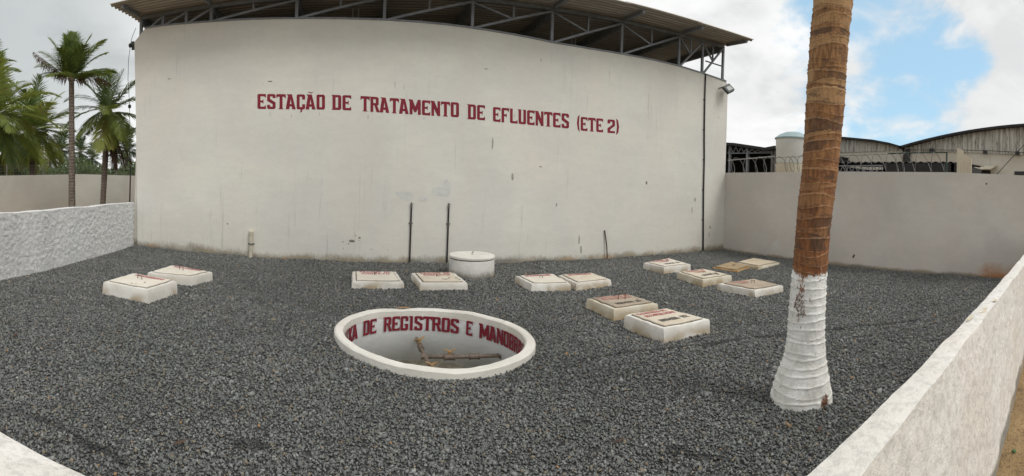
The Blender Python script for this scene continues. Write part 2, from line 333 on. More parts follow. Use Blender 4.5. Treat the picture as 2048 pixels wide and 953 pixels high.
# ------------------------------------------------------------------ object helpers
def tag(o, label=None, cat=None, group=None, kind=None):
    if label: o['label'] = label
    if cat: o['category'] = cat
    if group: o['group'] = group
    if kind: o['kind'] = kind
    return o
def empty(name, loc=(0, 0, 0), label=None, cat=None, group=None):
    o = bpy.data.objects.new(name, None); o.location = loc; o.empty_display_size = .2
    col.objects.link(o); return tag(o, label, cat, group)
class MB:
    def __init__(s): s.v = []; s.f = []
    def add(s, vs, fs):
        n = len(s.v); s.v += [tuple(v) for v in vs]; s.f += [tuple(i + n for i in f) for f in fs]; return s
    def box(s, a, b):
        x0, y0, z0 = a; x1, y1, z1 = b
        return s.add([(x0, y0, z0), (x1, y0, z0), (x1, y1, z0), (x0, y1, z0), (x0, y0, z1), (x1, y0, z1), (x1, y1, z1), (x0, y1, z1)],
                     [(3, 2, 1, 0), (4, 5, 6, 7), (0, 1, 5, 4), (1, 2, 6, 5), (2, 3, 7, 6), (3, 0, 4, 7)])
    def bar(s, p, q, w, h=None, up=(0, 0, 1)):
        p = Vector(p); q = Vector(q); d = (q - p).normalized(); h = h or w
        u = Vector(up)
        if abs(d.dot(u)) > .98: u = Vector((0, 1, 0))
        a = d.cross(u).normalized() * w / 2; c = a.cross(d).normalized() * h / 2
        vs = [p - a - c, p + a - c, p + a + c, p - a + c, q - a - c, q + a - c, q + a + c, q - a + c]
        return s.add(vs, [(0, 1, 2, 3), (7, 6, 5, 4), (0, 4, 5, 1), (1, 5, 6, 2), (2, 6, 7, 3), (3, 7, 4, 0)])
    def tube(s, pts, rad, n=8, caps=True):
        pts = [Vector(p) for p in pts]; rads = rad if isinstance(rad, (list, tuple)) else [rad] * len(pts)
        vs = []; fs = []; prev = None
        for i, p in enumerate(pts):
            d = (pts[min(i + 1, len(pts) - 1)] - pts[max(i - 1, 0)]).normalized()
            if prev is None: a = d.orthogonal().normalized()
            else: a = (prev - d * prev.dot(d)).normalized()
            prev = a; c = d.cross(a)
            for k in range(n):
                t = 2 * math.pi * k / n; vs.append(p + (a * math.cos(t) + c * math.sin(t)) * rads[i])
        for i in range(len(pts) - 1):
            for k in range(n):
                k2 = (k + 1) % n; fs.append((i * n + k, i * n + k2, (i + 1) * n + k2, (i + 1) * n + k))
        if caps: fs.append(tuple(range(n - 1, -1, -1))); fs.append(tuple((len(pts) - 1) * n + k for k in range(n)))
        return s.add(vs, fs)
    def prism(s, poly, ax, lo, hi):
        """poly: 2D points; ax: axis of extrusion"""
        def mk(p, t):
            return {'x': (t, p[0], p[1]), 'y': (p[0], t, p[1]), 'z': (p[0], p[1], t)}[ax]
        n = len(poly); vs = [mk(p, lo) for p in poly] + [mk(p, hi) for p in poly]
        fs = [tuple(range(n)), tuple(range(2 * n - 1, n - 1, -1))] + [(i, i + n, (i + 1) % n + n, (i + 1) % n) for i in range(n)]
        return s.add(vs, fs)
    def lathe(s, prof, c, n=48, closed=False):
        vs = []; fs = []
        for r, z in prof:
            for k in range(n):
                t = 2 * math.pi * k / n; vs.append((c[0] + r * math.cos(t), c[1] + r * math.sin(t), c[2] + z))
        L = len(prof)
        for i in range(L if closed else L - 1):
            for k in range(n):
                k2 = (k + 1) % n; j = (i + 1) % L; fs.append((i * n + k, i * n + k2, j * n + k2, j * n + k))
        return s.add(vs, fs)
    def build(s, name, mat, parent=None, smooth=False, bev=0.0, attrs=None, fix=True, auto=False):
        me = bpy.data.meshes.new(name); me.from_pydata(s.v, [], s.f)
        if attrs:
            for k, vals in attrs.items():
                a = me.attributes.new(k, 'FLOAT', 'POINT'); a.data.foreach_set('value', np.asarray(vals, dtype=np.float32))
        if fix:
            bm = bmesh.new(); bm.from_mesh(me); bmesh.ops.recalc_face_normals(bm, faces=bm.faces)
            if bev: bmesh.ops.bevel(bm, geom=[e for e in bm.edges if e.is_manifold and e.calc_face_angle(0) > .6], offset=bev, segments=2, affect='EDGES', profile=.6)
            bm.to_mesh(me); bm.free()
        if smooth: me.polygons.foreach_set('use_smooth', [True] * len(me.polygons))
        me.materials.append(mat)
        if auto:
            me.polygons.foreach_set('use_smooth', [True] * len(me.polygons)); me.set_sharp_from_angle(angle=R(35))
        o = bpy.data.objects.new(name, me); col.objects.link(o)
        if parent:
            o.parent = parent; o.matrix_parent_inverse = Matrix.Translation(-parent.location) if parent.type == 'EMPTY' else Matrix.Identity(4)
        return o
# (every mesh is modelled in world coordinates; a part's parent inverse cancels the empty's own place)

# smooth value noise used for uneven handmade surfaces
_ph = rng.uniform(0, 6.28, (9, 3)); _fr = rng.uniform(-1, 1, (9, 3))
def wob(x, y, z=0.0, s=1.0):
    r = 0.0
    for k in range(9):
        r = r + np.sin(s * (x * _fr[k][0] * 5 + y * _fr[k][1] * 5 + z * _fr[k][2] * 5) + _ph[k][0])
    return r / 9 * 2

# ------------------------------------------------------------------ lettering (hand-painted condensed block letters)
def P(*p): return ('+', p)
def Q(*p): return ('-', p)
def B(a, b, c, d): return ('+', ((a, b), (c, b), (c, d), (a, d)))
def C(a, b, c, d): return ('-', ((a, b), (c, b), (c, d), (a, d)))
BL, TL = Q((-1, -1), (3.5, -1), (-1, 3.5)), Q((-1, 33), (3.5, 33), (-1, 28.5))
BR, TR = Q((18, -1), (13.5, -1), (18, 3.5)), Q((18, 33), (13.5, 33), (18, 28.5))
full = B(0, 0, 17, 32)
SL = [P((-2, 32), (1, 32), (1, 28)), P((-2, 0), (1, 0), (1, 4))]
ARM = [B(6, 14, 9.5, 18), P((9, 14.5), (12, 11), (12, 21), (9, 17.5))]
Acore = [P((3.5, 32), (11, 32), (18.5, 0), (11.5, 0), (10.6, 6), (6.4, 6), (5.5, 0), (-1.5, 0)), Q((7, 11), (10, 11), (8.4, 22)), P((0, 32), (5, 32), (5, 27))]
Ccore = [full, C(6, 5, 11, 27), C(10.9, 11, 18, 21), BL, TL, BR, TR]
GL = {
 'A': (18, Acore), 'Ã': (18, Acore + [P((3, 35), (6, 38), (11, 36), (15, 38.5), (11, 34), (6, 36))]), 'Ó': (18, [full, C(6, 5, 11, 27), BL, TL, BR, TR, P((7, 34), (10, 34), (13, 38))]),
 'B': (17, [full, C(6, 18.5, 11, 27), C(6, 5, 11, 13.5), TR, BR, Q((18, 13.5), (18, 18.5), (14.5, 16))] + SL),
 'C': (17, Ccore), 'Ç': (17, Ccore + [P((7, 1), (11, 1), (11.5, -3.5), (9, -6.5), (6, -6.5), (8.5, -3))]),
 'D': (17, [full, C(6, 5, 11, 27), TR, BR] + SL),
 'E': (17, [full, C(6, 5, 18, 27), BL, TL] + ARM + [P((13, 27), (17, 27), (17, 24)), P((13, 5), (17, 5), (17, 8))]),
 'F': (17, [B(0, 0, 6, 32), B(0, 27, 17, 32), TL, P((13, 27), (17, 27), (17, 24)), P((-1, 0), (1, 0), (1, 3))] + ARM),
 'G': (17, [full, C(6, 5, 11, 27), C(10.9, 15, 18, 21), BL, TL, BR, TR, B(9, 11, 17, 15)]),
 'I': (10, [B(2, 0, 8, 32), P((-1, 32), (3, 32), (3, 28)), P((7, 4), (7, 0), (11, 0))]),
 'L': (17, [B(0, 0, 6, 32), B(0, 0, 17, 5), BL, P((13, 5), (17, 5), (17, 8)), P((-2, 32), (1, 32), (1, 28))]),
 'M': (23, [B(0, 0, 6, 30), B(17, 0, 23, 30), P((-2, 32), (6, 32), (11.5, 17), (17, 32), (23, 32), (23, 26), (13.5, 5), (9.5, 5), (0, 26))]),
 'N': (18, [B(0, 0, 5.5, 30), B(12.5, 0, 18, 32), P((-2, 32), (6, 32), (18, 2), (18, 0), (12.5, 0), (0, 27))]),
 'O': (17, [full, C(6, 5, 11, 27), BL, TL, BR, TR]), '0': (17, [full, C(6, 5, 11, 27), BL, TL, BR, TR]),
 'Q': (17, [full, C(6, 5, 11, 27), BL, TL, BR, TR, P((8, 6), (12, 6), (19, -3), (14, -3))]),
 'R': (18, [B(0, 0, 6, 32), B(0, 14, 17, 32), C(6, 19, 11, 27), TR, Q((18, 13), (18, 17), (14, 13)), P((8, 15), (13.5, 15), (19.5, 0), (12.5, 0))] + SL[:1]),
 'S': (17, [full, Q((6, 21.5), (6, 27), (11, 27), (11, 23.5), (18, 23.5), (18, 13.5)), Q((-1, 18), (11, 10.5), (11, 5), (6, 5), (6, 9), (-1, 9)), BL, TL, BR, TR]),
 'T': (17, [B(5.5, 0, 11.5, 32), B(0, 26.5, 17, 32), P((-1, 32), (-1, 23), (3, 27)), P((18, 32), (18, 23), (14, 27)), P((3, 0), (14, 0), (11.5, 2.5), (5.5, 2.5))]),
 'U': (17, [full, C(6, 5, 11, 33), BL, BR, P((-2, 32), (1, 32), (1, 28)), P((9, 32), (12, 32), (12, 28))]),
 'V': (18, [P((-1, 32), (6, 32), (9, 12), (12, 32), (19, 32), (12, 0), (6, 0))]),
 'X': (18, [P((-1, 32), (6, 32), (19, 0), (12, 0)), P((12, 32), (19, 32), (6, 0), (-1, 0))]),
 '1': (10, [B(2, 0, 8, 32), P((-2, 25), (3, 32), (3, 25))]),
 '2': (17, [full, Q((11, 20), (11, 27), (6, 27), (6, 22.5), (-1, 22.5), (-1, 10)), Q((18, 19), (6, 8), (6, 5), (18, 5)), P((10.9, 17), (17, 17), (17, 28), (11, 27)), TL, TR]),
 '(': (8, [P((8, 36), (3, 30), (1, 16), (3, 2), (8, -4), (7, 4), (6, 16), (7, 28))]),
 ')': (8, [P((0, 36), (5, 30), (7, 16), (5, 2), (0, -4), (1, 4), (2, 16), (1, 28))]),
 ' ': (11, []),
}
def inside(poly, X, Y):
    r = np.zeros(X.shape, bool); n = len(poly)
    for i in range(n):
        x0, y0 = poly[i]; x1, y1 = poly[(i + 1) % n]
        c = ((y0 > Y) != (y1 > Y))
        with np.errstate(divide='ignore', invalid='ignore'):
            r ^= c & (X < (x1 - x0) * (Y - y0) / ((y1 - y0) if y1 != y0 else 1e-9) + x0)
    return r
def text_quads(text, res=2, gap=3.2):
    """rectangles (x0,y0,x1,y1) in letter units (cap height 32) and the total width"""
    out = []; x = 0.0
    for ch in text:
        wdt, ops = GL[ch]
        if ops:
            nx, ny = int((wdt + 6) * res), int(48 * res)
            X, Y = np.meshgrid((np.arange(nx) + .5) / res - 3, (np.arange(ny) + .5) / res - 8)
            g = np.zeros(X.shape, bool)
            for s, poly in ops:
                k = inside(poly, X, Y); g = (g | k) if s == '+' else (g & ~k)
            open_ = {}
            for j in range(ny + 1):
                runs = set()
                if j < ny:
                    row = g[j]; i = 0
                    while i < nx:
                        if row[i]:
                            k = i
                            while k < nx and row[k]: k += 1
                            runs.add((i, k)); i = k
                        else: i += 1
                for r_ in list(open_):
                    if r_ not in runs:
                        j0 = open_.pop(r_); out.append((x + r_[0] / res - 3, j0 / res - 8, x + r_[1] / res - 3, j / res - 8))
                for r_ in runs:
                    if r_ not in open_: open_[r_] = j
        x += wdt + gap
    return out, x - gap
def letters(mb, text, place, res=2, sub=1, gap=3.2):
    """place(u, v): u in 0..1 along the text, v in cap heights"""
    qs, W = text_quads(text, res, gap)
    for a, b_, c, d in qs:
        n = sub
        for i in range(n):
            u0 = (a + (c - a) * i / n) / W; u1 = (a + (c - a) * (i + 1) / n) / W
            mb.add([place(u0, b_ / 32), place(u1, b_ / 32), place(u1, d / 32), place(u0, d / 32)], [(0, 1, 2, 3)])

# ================================================================== THE SETTING
RC, RO, RI, RT = (1.0, 5.5), 1.0, .905, .078       # concrete ring: centre, outer and inner radius in units of its (slightly oval) plan, rim height
_ph_, _ea, _eb = -.629, 1.242, 1.084
def warp(x, y):        # plan circle -> the oval actually cast
    dx_, dy_ = x - RC[0], y - RC[1]; c, s = math.cos(_ph_), math.sin(_ph_)
    u, v = (dx_ * c + dy_ * s) * _ea, (-dx_ * s + dy_ * c) * _eb
    return RC[0] + u * c - v * s, RC[1] + u * s + v * c
def unwarp_r(x, y):
    dx_, dy_ = x - RC[0], y - RC[1]; c, s = math.cos(_ph_), math.sin(_ph_)
    return np.hypot((dx_ * c + dy_ * s) / _ea, (-dx_ * s + dy_ * c) / _eb)
def sheet_with_hole(z, half, n=64):
    mb = MB(); cx, cy = RC; rr = .955; hs = 2.0
    vs = []; fs = []
    for k in range(n):
        t = 2 * math.pi * k / n; c, s = math.cos(t), math.sin(t); q = hs / max(abs(c), abs(s))
        vs += [(*warp(cx + rr * c, cy + rr * s), z), (cx + q * c, cy + q * s, z)]
    for k in range(n):
        k2 = (k + 1) % n; fs.append((2 * k, 2 * k + 1, 2 * k2 + 1, 2 * k2))
    mb.add(vs, fs)
    a, b_ = -half, half
    for x0, y0, x1, y1 in ((a, a, b_, cy - hs), (a, cy + hs, b_, b_), (a, cy - hs, cx - hs, cy + hs), (cx + hs, cy - hs, b_, cy + hs)):
        mb.add([(x0, y0, z), (x1, y0, z), (x1, y1, z), (x0, y1, z)], [(0, 1, 2, 3)])
    return mb
tag(sheet_with_hole(-.045, 900).build('ground', M['sand']), kind='structure')

XL, XR = -5.439, 10.888
def gh(x, y):      # gravel surface height
    h = .012 * wob(x, y, 0, .55) + .006 * wob(x + 9, y, 0, 1.9)
    h = h + .035 * np.exp(-(WY - y) / .35) * (1 + .5 * wob(x, 1, 0, 1.2))
    return h
# boxes of the inspection chambers: left, back, right and front corner at rim height
CH = {
 'L1': ((207.4, 563.8), (266.3, 547.3), (352.7, 562.5), (296.8, 580.3), .20),
 'L2': ((295.5, 545.5), (342.5, 531), (424, 544.8), (383, 554), .16),
 'C1': ((705, 543.4), (792, 544.3), (807, 564.8), (705, 564), .115),
 'C2': ((823.5, 546.4), (908, 545.6), (934.3, 566), (841.3, 567), .13),
 'D1': ((1031.4, 552.5), (1106.6, 548.4), (1140.8, 567.5), (1064, 568.9), .135),
 'D2': ((1117.5, 550.5), (1185.9, 547), (1221.4, 559.3), (1153, 567.5), .135),
 'E1': ((1174, 597.4), (1257, 589.6), (1315.3, 607.2), (1228, 619.4), .155),
 'E2': ((1250, 630.4), (1333, 617.4), (1418.3, 639.4), (1328, 658.5), .178),
 'F1': ((1287.7, 526), (1337.8, 517.3), (1380.5, 529), (1328, 535), .15),
 'F2': ((1355.3, 545), (1406, 538.3), (1462.8, 551), (1405.6, 560.3), .14),
 'F3': ((1436, 567.6), (1508.7, 558.4), (1565.3, 571.8), (1510, 581.5), .125),
 'G1': ((1425.6, 535), (1462, 524), (1502, 532.7), (1474.5, 542.5), .04),
 'G2': ((1473, 526), (1506, 517.6), (1558, 525.5), (1517, 534), .075),
}
CQ = {k: [ground(x, y, v[4]) for x, y in v[:4]] for k, v in CH.items()}
TB = Vector((3.61, 2.43, 0))          # foot of the big palm
CT = Vector((2.48, 9.37, 0))          # round tank

# gravel: a dark bed and individually shaped crushed stones on it
cs = .06; nx, ny = int((XR - XL) / cs) + 1, int((WY - .80) / cs) + 1
gx, gy = np.meshgrid(np.linspace(XL, XR, nx), np.linspace(.80, WY, ny))
gz = gh(gx, gy) - .006
idx = np.arange(nx * ny).reshape(ny, nx)
f = np.stack([idx[:-1, :-1], idx[:-1, 1:], idx[1:, 1:], idx[1:, :-1]], -1).reshape(-1, 4)
cxs = gx.ravel()[f].mean(1); cys = gy.ravel()[f].mean(1)
f = f[unwarp_r(cxs, cys) > .965]
me = bpy.data.meshes.new('gravel_bed'); me.from_pydata(np.stack([gx.ravel(), gy.ravel(), gz.ravel()], 1).tolist(), [], f.tolist())
me.materials.append(M['bed']); me.polygons.foreach_set('use_smooth', [True] * len(me.polygons))
tag(bpy.data.objects.new('gravel_bed', me), kind='structure'); col.objects.link(bpy.data.objects['gravel_bed'])

def in_quad(x, y, q, m):
    c = sum(q, Vector()) / 4; r = np.ones(x.shape, bool)
    pts = [c + (p - c) * m for p in q]
    for i in range(4):
        a, b_ = pts[i], pts[(i + 1) % 4]
        r &= ((b_.x - a.x) * (y - a.y) - (b_.y - a.y) * (x - a.x)) < 0
    return r
def scatter(dens, d0, d1):
    n = int(dens * (XR - XL) * (WY - .8)); x = rng.uniform(XL, XR, n); y = rng.uniform(.8, WY, n); d = np.hypot(x, y)
    az = np.degrees(np.arctan2(x, y))
    k = (d >= d0) & (d < d1) & (unwarp_r(x, y) > 1.002) & (az > -60) & (np.hypot(x - CT.x, y - CT.y) > .48)
    k &= np.hypot(x - TB.x, y - TB.y) > .24
    for q in CQ.values(): k &= ~in_quad(x, y, q, .98)
    return x[k], y[k]
parts = [(scatter(3800, 0, 4.2), .0112), (scatter(2700, 4.2, 7.5), .0126), (scatter(2100, 7.5, 20), .0140)]
X = np.concatenate([p[0][0] for p in parts]); Y = np.concatenate([p[0][1] for p in parts])
S = np.concatenate([np.full(len(p[0][0]), p[1]) for p in parts]) * rng.lognormal(0, .33, len(X))
n = len(X)
# a few fine raised rims of gravel against the chambers
base = np.array([[1, 0, 0], [0, 1, 0], [-1, 0, 0], [0, -1, 0], [.1, .1, 1], [-.1, -.1, -1]], float)
V = base[None] * np.stack([S * rng.uniform(.8, 1.3, n), S * rng.uniform(.6, .95, n), S * rng.uniform(.35, .62, n)], 1)[:, None, :]
V += rng.normal(0, .17, V.shape) * S[:, None, None]
a1, a2, a3 = rng.uniform(0, 6.28, n), rng.normal(0, .5, n), rng.normal(0, .5, n)
def rot(V, a, i, j):
    c, s = np.cos(a)[:, None], np.sin(a)[:, None]; A, Bv = V[..., i].copy(), V[..., j].copy(); V[..., i] = A * c - Bv * s; V[..., j] = A * s + Bv * c
rot(V, a1, 0, 1); rot(V, a2, 0, 2); rot(V, a3, 1, 2)
V[..., 0] += X[:, None]; V[..., 1] += Y[:, None]; V[..., 2] += (gh(X, Y) + rng.uniform(-.004, .010, n))[:, None]
tri = np.array([[0, 1, 4], [1, 2, 4], [2, 3, 4], [3, 0, 4], [1, 0, 5], [2, 1, 5], [3, 2, 5], [0, 3, 5]])
T = (tri[None] + (np.arange(n) * 6)[:, None, None]).reshape(-1, 3)
me = bpy.data.meshes.new('gravel')
me.vertices.add(n * 6); me.vertices.foreach_set('co', V.reshape(-1).astype(np.float32))
me.loops.add(len(T) * 3); me.loops.foreach_set('vertex_index', T.reshape(-1).astype(np.int32))
me.polygons.add(len(T)); me.polygons.foreach_set('loop_start', (np.arange(len(T)) * 3).astype(np.int32))
me.update(calc_edges=True)
tone = np.clip(rng.normal(.525, .115, n), 0, 1)
# damp soil tracks where the stones are stained dark
trail = [ground(*p) for p in ((1165, 722), (1240, 708), (1330, 700), (1430, 688), (1500, 677), (1600, 668), (1700, 655), (1840, 642))]
trails = [trail, [ground(*p) for p in ((70, 835), (100, 845), (190, 895), (250, 925))], [ground(*p) for p in ((480, 890), (520, 893))], [ground(*p) for p in ((1350, 905), (1460, 925))]]
for tr in trails:
    for a_, b_ in zip(tr[:-1], tr[1:]):
        ab = b_ - a_; t = np.clip(((X - a_.x) * ab.x + (Y - a_.y) * ab.y) / (ab.x ** 2 + ab.y ** 2), 0, 1)
        dd = np.hypot(X - a_.x - t * ab.x, Y - a_.y - t * ab.y)
        k = dd < .05 * np.abs(wob(X * 3, Y * 3)) + .02
        tone[k] *= .25
me.attributes.new('tone', 'FLOAT', 'POINT').data.foreach_set('value', np.repeat(tone, 6).astype(np.float32))
me.attributes.new('hue', 'FLOAT', 'POINT').data.foreach_set('value', np.repeat(rng.uniform(0, 1, n), 6).astype(np.float32))
me.materials.append(M['stone'])
o = bpy.data.objects.new('gravel', me); col.objects.link(o)
tag(o, 'dark grey crushed stone gravel covering the walled yard', 'gravel', kind='stuff')

# ================================================================== MAIN BUILDING
bld = empty('building', (2.7, WY, 0), 'tall windowless white building with red painted lettering under a corrugated roof', 'building')
top_px = [(290, 57), (330, 51), (420, 44), (500, 39), (592, 37.5), (700, 38), (822, 43.5), (900, 50.5), (947, 57), (1000, 65), (1050, 74), (1108, 86), (1180, 98), (1247, 109), (1300, 119), (1360, 133), (1407, 147.5), (1452, 163)]
top = [onY(*p) for p in top_px]
edge = [(-5.32, -.3), (-5.32, 0), (-5.40, 2.0), (-5.50, 4.0), (-5.565, 5.27)]
poly = edge + [(p.x, p.z) for p in top] + [(10.885, 5.3), (10.888, -.3)]
wl = MB().prism(poly, 'y', WY, WY + .22).build('front_wall', M['wall'], bld)
sw = MB().box((-5.55, WY + .22, -.3), (-5.35, 24, 5.45)).build('side_wall', M['wall'], bld)
sw2 = MB().box((10.69, WY + .22, -.3), (10.886, 24, 5.45)).build('side_wall', M['wall'], bld)
MB().box((-5.35, 23.8, -.3), (10.69, 24, 5.45)).build('back_wall', M['wall'], bld)
MB().box((-5.35, WY + .22, -.2), (10.69, 23.8, .0)).build('floor', M['mud'], bld)
# lettering
lt = MB()
tb = lambda x: float(np.interp(x, [515, 650, 703, 721, 919, 935, 970, 986, 1139, 1163, 1230, 1245], [218, 219.5, 221, 222.5, 235, 238.5, 241, 243, 257.5, 261.5, 267, 268]))
tt = lambda x: float(np.interp(x, [515, 650, 703, 721, 919, 935, 970, 986, 1139, 1163, 1230, 1245], [188, 189.5, 191, 192, 205.5, 208.5, 211, 214, 228, 234, 240, 241]))
for word, x0, x1 in (('ESTAÇÃO', 515, 650), ('DE', 665, 702.5), ('TRATAMENTO', 722, 918), ('DE', 936, 970), ('EFLUENTES', 986, 1138), ('(ETE', 1153, 1206), ('2)', 1215, 1239)):
    def place(u, v, x0=x0, x1=x1):
        x = x0 + (x1 - x0) * u; a = onY(x, tb(x)); c = onY(x, tt(x)); p = a + (c - a) * v
        return (p.x, WY - .004, p.z)
    letters(lt, word, place, 2, 1, 2.4)
lo = lt.build('lettering', M['red'], wl, fix=False); lo['label'] = 'dark red painted words ESTAÇÃO DE TRATAMENTO DE EFLUENTES (ETE 2)'
lo.matrix_parent_inverse = Matrix.Identity(4)

def roofz(x, y): return 5.99 + (x + 5.5) * .0500 - max(0, WY - y) * .06
# truss along the top of the wall
def wtop(px): return onY(px, float(np.interp(px, [p[0] for p in top_px], [p[1] for p in top_px])))
maj = [279, 323, 370, 420, 592, 769, 946, 1106, 1246, 1361, 1408, 1449]
T_Y = WY + .10
MX = [wtop(p).x for p in maj]; MZ = [wtop(p).z for p in maj]
MZ[0] = 5.35
for i, (x, z) in enumerate(zip(MX, MZ)):
    MB().box((x - .035, T_Y - .035, z - .05), (x + .035, T_Y + .035, roofz(x, WY) - .13)).build('post', M['steel'], bld)
for i in range(len(MX) - 1):
    x0, x1, z0, z1 = MX[i], MX[i + 1], MZ[i] + .04, roofz(MX[i + 1], WY) - .18
    if i == 0: z0 = 5.45
    MB().bar((x0 + .05, T_Y - .012, z0), (x1 - .03, T_Y - .012, z1), .05, .055).build('brace', M['steel'], bld)
    if i >= 3 and i < 11:
        xm, zm = (x0 + x1) / 2, (z0 + z1) / 2
        MB().bar((xm, T_Y + .01, zm), (xm, T_Y + .01, roofz(xm, WY) - .15), .045).build('hanger', M['steel'], bld)
        if i > 5: MB().bar((x0 + .04, T_Y + .016, roofz(x0, WY) - .18), (xm, T_Y + .016, zm), .045).build('brace', M['steel'], bld)
MB().bar((MX[0] - .03, T_Y, roofz(MX[0], WY) - .1), (MX[-1] + .03, T_Y, roofz(MX[-1], WY) - .1), .07, .09).build('top_chord', M['steel'], bld)
bc = MB()
for a_, b_ in zip(top[:-1], top[1:]): bc.bar((a_.x, WY + .07, a_.z + .01), (b_.x, WY + .07, b_.z + .01), .19, .035)
bc.build('bottom_chord', M['steel'], bld)
for p in [279, 420, 592, 769, 946, 1106, 1246, 1361, 1449]:
    x = wtop(p).x
    MB().bar((x, 9.62, roofz(x, 9.62) - .085), (x, WY - .06, roofz(x, WY) - .085), .07, .085).bar((x, WY + .16, roofz(x, 11) - .16), (x, 23, roofz(x, 23) - .16), .09, .22).build('rafter', M['steel'], bld)
for yy in (14.5, 19): MB().bar((MX[0], yy, roofz(MX[0], 12) - .37), (MX[-1], yy, roofz(MX[-1], 12) - .37), .1, .16).build('purlin', M['steel'], bld)
# knee braces and the rods sticking out of the wall top
MB().bar((10.3, WY + .5, 6.2), (10.72, WY + .14, 6.05), .035).build('brace', M['steel'], bld)
for px, h in [(704, .30), (716, .31), (1147, .42), (1154, .40), (844, .15)]:
    q = wtop(px); MB().tube([(q.x, WY + .12, q.z - .05), (q.x + .01, WY + .12, q.z + h)], .008, 6).build('rebar_stub', M['galv'], bld)
# corrugated roof, corrugations along X
def corr_sheet(x0, x1, y0, y1, zf, pitch=.177, amp=.032, th=.008, nxs=6, spp=8):
    ny = int((y1 - y0) / pitch * spp); mb = MB(); vs = []
    for s in (0, 1):
        for j in range(ny + 1):
            y = y0 + (y1 - y0) * j / ny; c = amp * math.sin(2 * math.pi * (y - y0) / pitch)
            for i in range(nxs + 1):
                x = x0 + (x1 - x0) * i / nxs; vs.append((x, y, zf(x, y) + c + s * th))
    w_ = nxs + 1; L = (ny + 1) * w_; fs = []
    for j in range(ny):
        for i in range(nxs):
            a = j * w_ + i; fs += [(a, a + 1, a + 1 + w_, a + w_), (L + a, L + a + w_, L + a + 1 + w_, L + a + 1)]
    for j in range(ny):
        a = j * w_; fs.append((a, a + w_, L + a + w_, L + a)); a = j * w_ + nxs; fs.append((a, L + a, L + a + w_, a + w_))
    for i in range(nxs):
        fs.append((i, L + i, L + i + 1, i + 1)); a = ny * w_ + i; fs.append((a, a + 1, L + a + 1, L + a))
    return mb.add(vs, fs)
rl = [(-5.72, -3.3), (-3.42, -.9), (-1.02, 1.5), (1.38, 3.9), (3.78, 6.3), (6.18, 8.7), (8.58, 10.95)]
rf = MB()
for i, (a_, b_) in enumerate(rl):      # overlapping sheets
    o_ = .012 * (i % 2); f_ = 9.50 + rng.uniform(-.03, .03)
    s_ = corr_sheet(a_, b_, 9.5, 23.5, lambda x, y, o_=o_: roofz(x, y) - .01 + o_, nxs=2); rf.add(s_.v, s_.f)
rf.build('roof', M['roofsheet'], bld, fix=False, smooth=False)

# ------------------------------------------------------------------ things on or against the big wall
def wallpipe(name, pxt, pyt, r, mat, label, cat, zc=(), group=None, tip=None, tipm=None, lean=0.0):
    t = onY(pxt, pyt); x, z = t.x, t.z; y = WY - r - .006
    root = empty(name, (x, y, 0), label, cat, group)
    MB().tube([(x + lean, y, -.05), (x, y, z - (tip or 0))], r, 12).build('tube', mat, root, auto=True)
    for c in zc:
        MB().tube([(x, y, c - .018), (x, y, c + .018)], r + .012, 12).box((x - r - .03, WY - .012, c - .015), (x + r + .03, WY + .01, c + .015)).build('clamp', M['galv'], root)
    if tip:
        MB().tube([(x, y, z - tip), (x, y, z - tip * .5), (x, y, z - tip * .5), (x, y, z)], [r * 1.35, r * 1.35, r * .8, r * .8], 10).bar((x - .03, y - .03, z - tip * .3), (x + .045, y - .03, z - tip * .3), .012).build('tap', tipm, root, auto=True)
    return root
wallpipe('water_pipe', 823, 405, .019, M['black_pipe'], 'left of the two thin black tap pipes rising on the big wall', 'pipe', (.95,), None, .12, M['galv'])
wallpipe('water_pipe', 897.5, 406, .019, M['black_pipe'], 'thin black tap pipe rising just behind the left edge of the round tank', 'pipe', (.95,), None, .12, M['galv'])
vp = wallpipe('vent_pipe', 503.5, 463, .046, M['pvc'], 'short cream plastic vent pipe with a cap standing at the foot of the big wall', 'pipe', (.33,))
t = onY(503.5, 463); MB().lathe([(.0, .02), (.04, .018), (.056, 0), (.056, -.07), (.048, -.07)], (t.x, WY - .052, t.z), 16).build('cap', M['pvc'], vp, auto=True)
rd = empty('iron_rod', onY(1210, 524), 'thin rusty iron rod leaning on the foot of the big wall', 'rod')
a_ = onY(1211.5, 524); b_ = onY(1208.5, 461)
MB().tube([(a_.x, WY - .09, -.05), (a_.x - .02, WY - .05, .4), (b_.x, WY - .02, b_.z)], .016, 8).build('shaft', M['rust'], rd)
MB().tube([(b_.x - .012, WY - .022, b_.z - .02), (b_.x + .016, WY - .022, b_.z - .005)], .011, 6).build('bent_tip', M['rust'], rd)
cd = empty('cable_conduit', onY(1406, 503), 'black conduit running the full height of the big wall near its right corner', 'conduit')
pts = [onY(x, y) for x, y in ((1410, 149), (1408.5, 200), (1407.5, 260), (1407.5, 320), (1406, 380), (1405.5, 440), (1405, 506))]
MB().tube([(p.x, WY - .028, p.z) for p in pts], .024, 10).build('tube', M['black_pipe'], cd, smooth=True)
for p in pts[1:-1]: MB().box((p.x - .05, WY - .012, p.z - .012), (p.x + .05, WY + .01, p.z + .012)).build('clamp', M['black_pipe'], cd)
